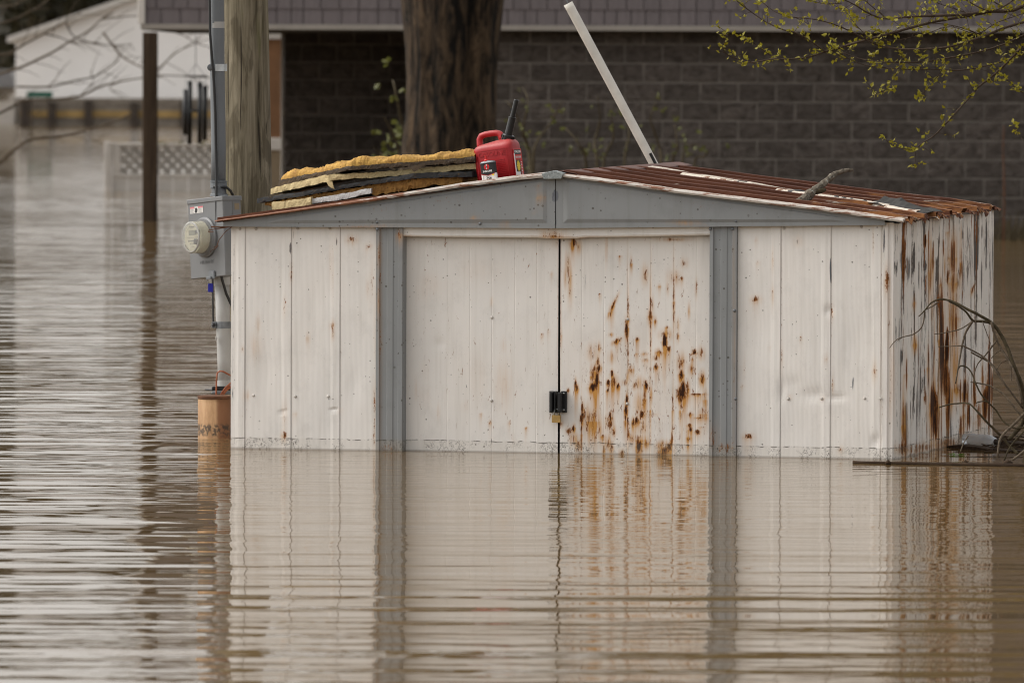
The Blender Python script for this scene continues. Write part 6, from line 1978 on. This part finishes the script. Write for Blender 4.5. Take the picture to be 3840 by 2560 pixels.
for k in range(260):
    q = at(rnd.uniform(3700, 3990), 876, 81.0 + rnd.uniform(-.3, .6))
    q.z = -.05
    h_ = rnd.uniform(.05, .28)
    mb.tube([q, q + Vector((rnd.uniform(-.06, .06), 0, h_))], [.010, .002], 4, cap=False)
o = mb.build('dead_grass', M['dead_dark'])
tag(o, 'dark dead grass at the foot of the block wall at right', 'grass')
o['kind'] = 'stuff'

# ------------------------------------------------------------------ bare tree leaning in from the left
cb = lambda x, y: (x / 2.119, y / 2.119)
BTY = 98.0
bt_ = thing('bare_tree', 'leafless tree whose grey boughs cross the white building at left', 'tree', (X(-420, BTY), BTY, -.85))
bx_ = X(-420, BTY)
MB().tube([(bx_, BTY, -.9), (bx_ + .05, BTY, 1.2), (bx_, BTY, 3.0), (bx_ - .1, BTY, 5.5)], [.16, .14, .12, .05], 12).build('trunk', M['dead_dark'], bt_, world=True, smooth=True)
for pts, r0, root in (
    ([(-60, 600), (130, 550), (300, 475), (430, 410), (540, 340), (700, 250), (800, 160), (900, 100)], .030, 1),
    ([(-60, 440), (60, 430), (200, 350), (350, 270), (520, 170), (640, 110)], .028, 1),
    ([(-60, 1330), (60, 1240), (140, 1170), (250, 1110), (420, 1090), (600, 1060), (900, 970), (1050, 900)], .036, 1),
    ([(-60, 930), (100, 850), (200, 800), (480, 785), (650, 760), (800, 690), (960, 650), (1130, 620), (1300, 600), (1680, 620)], .026, 1),
    ([(130, 690), (400, 690), (600, 640), (750, 610), (880, 530), (950, 450), (900, 350)], .020, 0),
    ([(520, 170), (600, 300), (850, 360), (1050, 350)], .016, 0),
    ([(820, 260), (950, 430), (1050, 500), (1130, 540), (1280, 620)], .020, 0),
    ([(350, 270), (480, 300), (560, 330), (800, 340)], .014, 0),
    ([(250, 1110), (240, 1000), (250, 850)], .013, 0), ([(700, 1040), (740, 1110), (830, 1150)], .012, 0), ([(640, 760), (740, 650), (720, 560)], .012, 0), ([(380, 690), (450, 620), (470, 560)], .010, 0),
    ([(960, 650), (870, 700), (980, 780)], .012, 0), ([(-60, 200), (100, 160), (300, 60), (420, -30)], .022, 1), ([(-60, 60), (120, 40), (260, -40)], .018, 1), ([(1250, 560), (1400, 420), (1560, 345), (1700, 300)], .014, 0), ([(800, 160), (1100, 130), (1400, 200), (1680, 260)], .013, 0), ([(1300, 230), (1450, 280), (1560, 345), (1680, 380)], .013, 0), ([(560, 330), (700, 340), (760, 360)], .010, 0)):
    pp = crv(pts, 4)
    Wp = [at(*cb(x, y), BTY + .3 * math.sin(i * .15 + pts[0][1])) for i, (x, y) in enumerate(pp)]
    if root:
        Wp = [Vector((bx_, BTY, max(.3, Wp[0].z - .3)))] + Wp
    n = len(Wp)
    MB().tube(Wp, [r0 * .72 * (1 - .62 * i / (n - 1)) for i in range(n)], 6, jitter=.08).build('branch', M['dead'], bt_, world=True, smooth=True)
    for i in range(2, n - 1, 3):
        d = Vector((rnd.uniform(.2, 1), rnd.uniform(-.3, .3), rnd.uniform(-.5, .9))).normalized() * rnd.uniform(.15, .5)
        MB().tube([Wp[i], Wp[i] + d * .5 + Vector((0, 0, .02)), Wp[i] + d], [.005, .004, .002], 5).build('twig', M['dead'], bt_, world=True)

# ------------------------------------------------------------------ dark trees behind the white building
def far_tree_mesh(seed, h, wd_):
    r4_ = random.Random(seed)
    lv, lf = [], []
    for k in range(3400):
        f = r4_.random() ** .8
        z = h * (.04 + .94 * f)
        rr_ = wd_ * (1 - .55 * f ** 2) * (0.72 + .4 * mnoise.noise(Vector((z * .6, seed, k % 9)))) * math.sqrt(r4_.random())
        a_ = r4_.uniform(0, 6.283)
        p = Vector((rr_ * math.cos(a_), rr_ * math.sin(a_), z))
        s_ = r4_.uniform(.12, .34)
        u_, v_ = Vector((r4_.gauss(0, 1), r4_.gauss(0, 1), r4_.gauss(0, 1))).normalized() * s_, Vector((r4_.gauss(0, 1), r4_.gauss(0, 1), r4_.gauss(0, 1))).normalized() * s_ * .7
        b = len(lv)
        lv += [tuple(p - u_), tuple(p + v_), tuple(p + u_), tuple(p - v_)]
        lf.append((b, b + 1, b + 2, b + 3))
    mb = MB()
    mb.v, mb.f = lv, lf
    return mb.mesh('crown')
tm = []
for sd_, h_, w_ in ((1, 11.5, 2.6), (2, 13.0, 3.0), (3, 9.5, 2.8)):
    me = far_tree_mesh(sd_, h_, w_)
    me.materials.append(M['leaf_dark'])
    trk = MB().tube([(0, 0, -.6), (.1, 0, h_ * .3), (0, .1, h_ * .6), (.05, 0, h_ * .95)], [.26, .2, .12, .03], 8)
    for k in range(7):
        z = h_ * (.25 + .09 * k)
        a_ = k * 2.3
        trk.tube([(0.05, 0, z), (math.cos(a_) * w_ * .5, math.sin(a_) * w_ * .5, z + .7), (math.cos(a_) * w_ * .9, math.sin(a_) * w_ * .9, z + 1.6)], [.08, .05, .02], 6)
    tme = trk.mesh('trunk')
    tme.materials.append(M['dead_dark'])
    tm.append((me, tme))
spots = [(-120, 262, 1, 'dark evergreen at the far left behind the grey roofed cabin'), (20, 256, 0, 'dark evergreen at the left edge between cabin and white building'),
         (130, 250, 1, 'tall dark evergreen left of the white gable'), (250, 262, 2, 'dark bushy evergreen rising over the low end of the white roof'),
         (390, 258, 0, 'dark evergreen behind the middle of the white roof slope'), (520, 264, 1, 'dark evergreen behind the upper white roof slope'),
         (680, 260, 2, 'dark evergreen behind the white roof above the wind chime'), (850, 263, 0, 'dark evergreen behind the white building and the wooden pole'),
         (1010, 260, 1, 'rightmost dark evergreen behind the white building')]
for i, (px, Y_, k, lb) in enumerate(spots):
    t = thing('evergreen_tree', lb, 'tree', (X(px, Y_), Y_, gz(0, Y_) - .1), rotz=i * 1.3, group='trees behind the white building')
    link('crown', tm[k][0], None, t)
    link('trunk', tm[k][1], None, t)

# ------------------------------------------------------------------ tall woods behind the house (they fill the mirror of the water)
for i, (x_, y_, k, s_, lb) in enumerate(((3.4, 101.0, 1, 1.35, 'tall dark tree behind the left half of the house'), (5.6, 106.0, 0, 1.6, 'tall dark tree behind the middle of the house'), (8.4, 101.0, 1, 1.45, 'tall dark tree behind the right half of the house'), (12.0, 105.0, 0, 1.6, 'tall dark tree behind the far right end of the house'))):
    t = thing('evergreen_tree', lb, 'tree', (x_, y_, -.9), rotz=i * 1.7 + .4, group='trees behind the house')
    t.scale = (s_ * 1.15, s_ * 1.15, s_)
    link('crown', tm[k][0], None, t)
    link('trunk', tm[k][1], None, t)
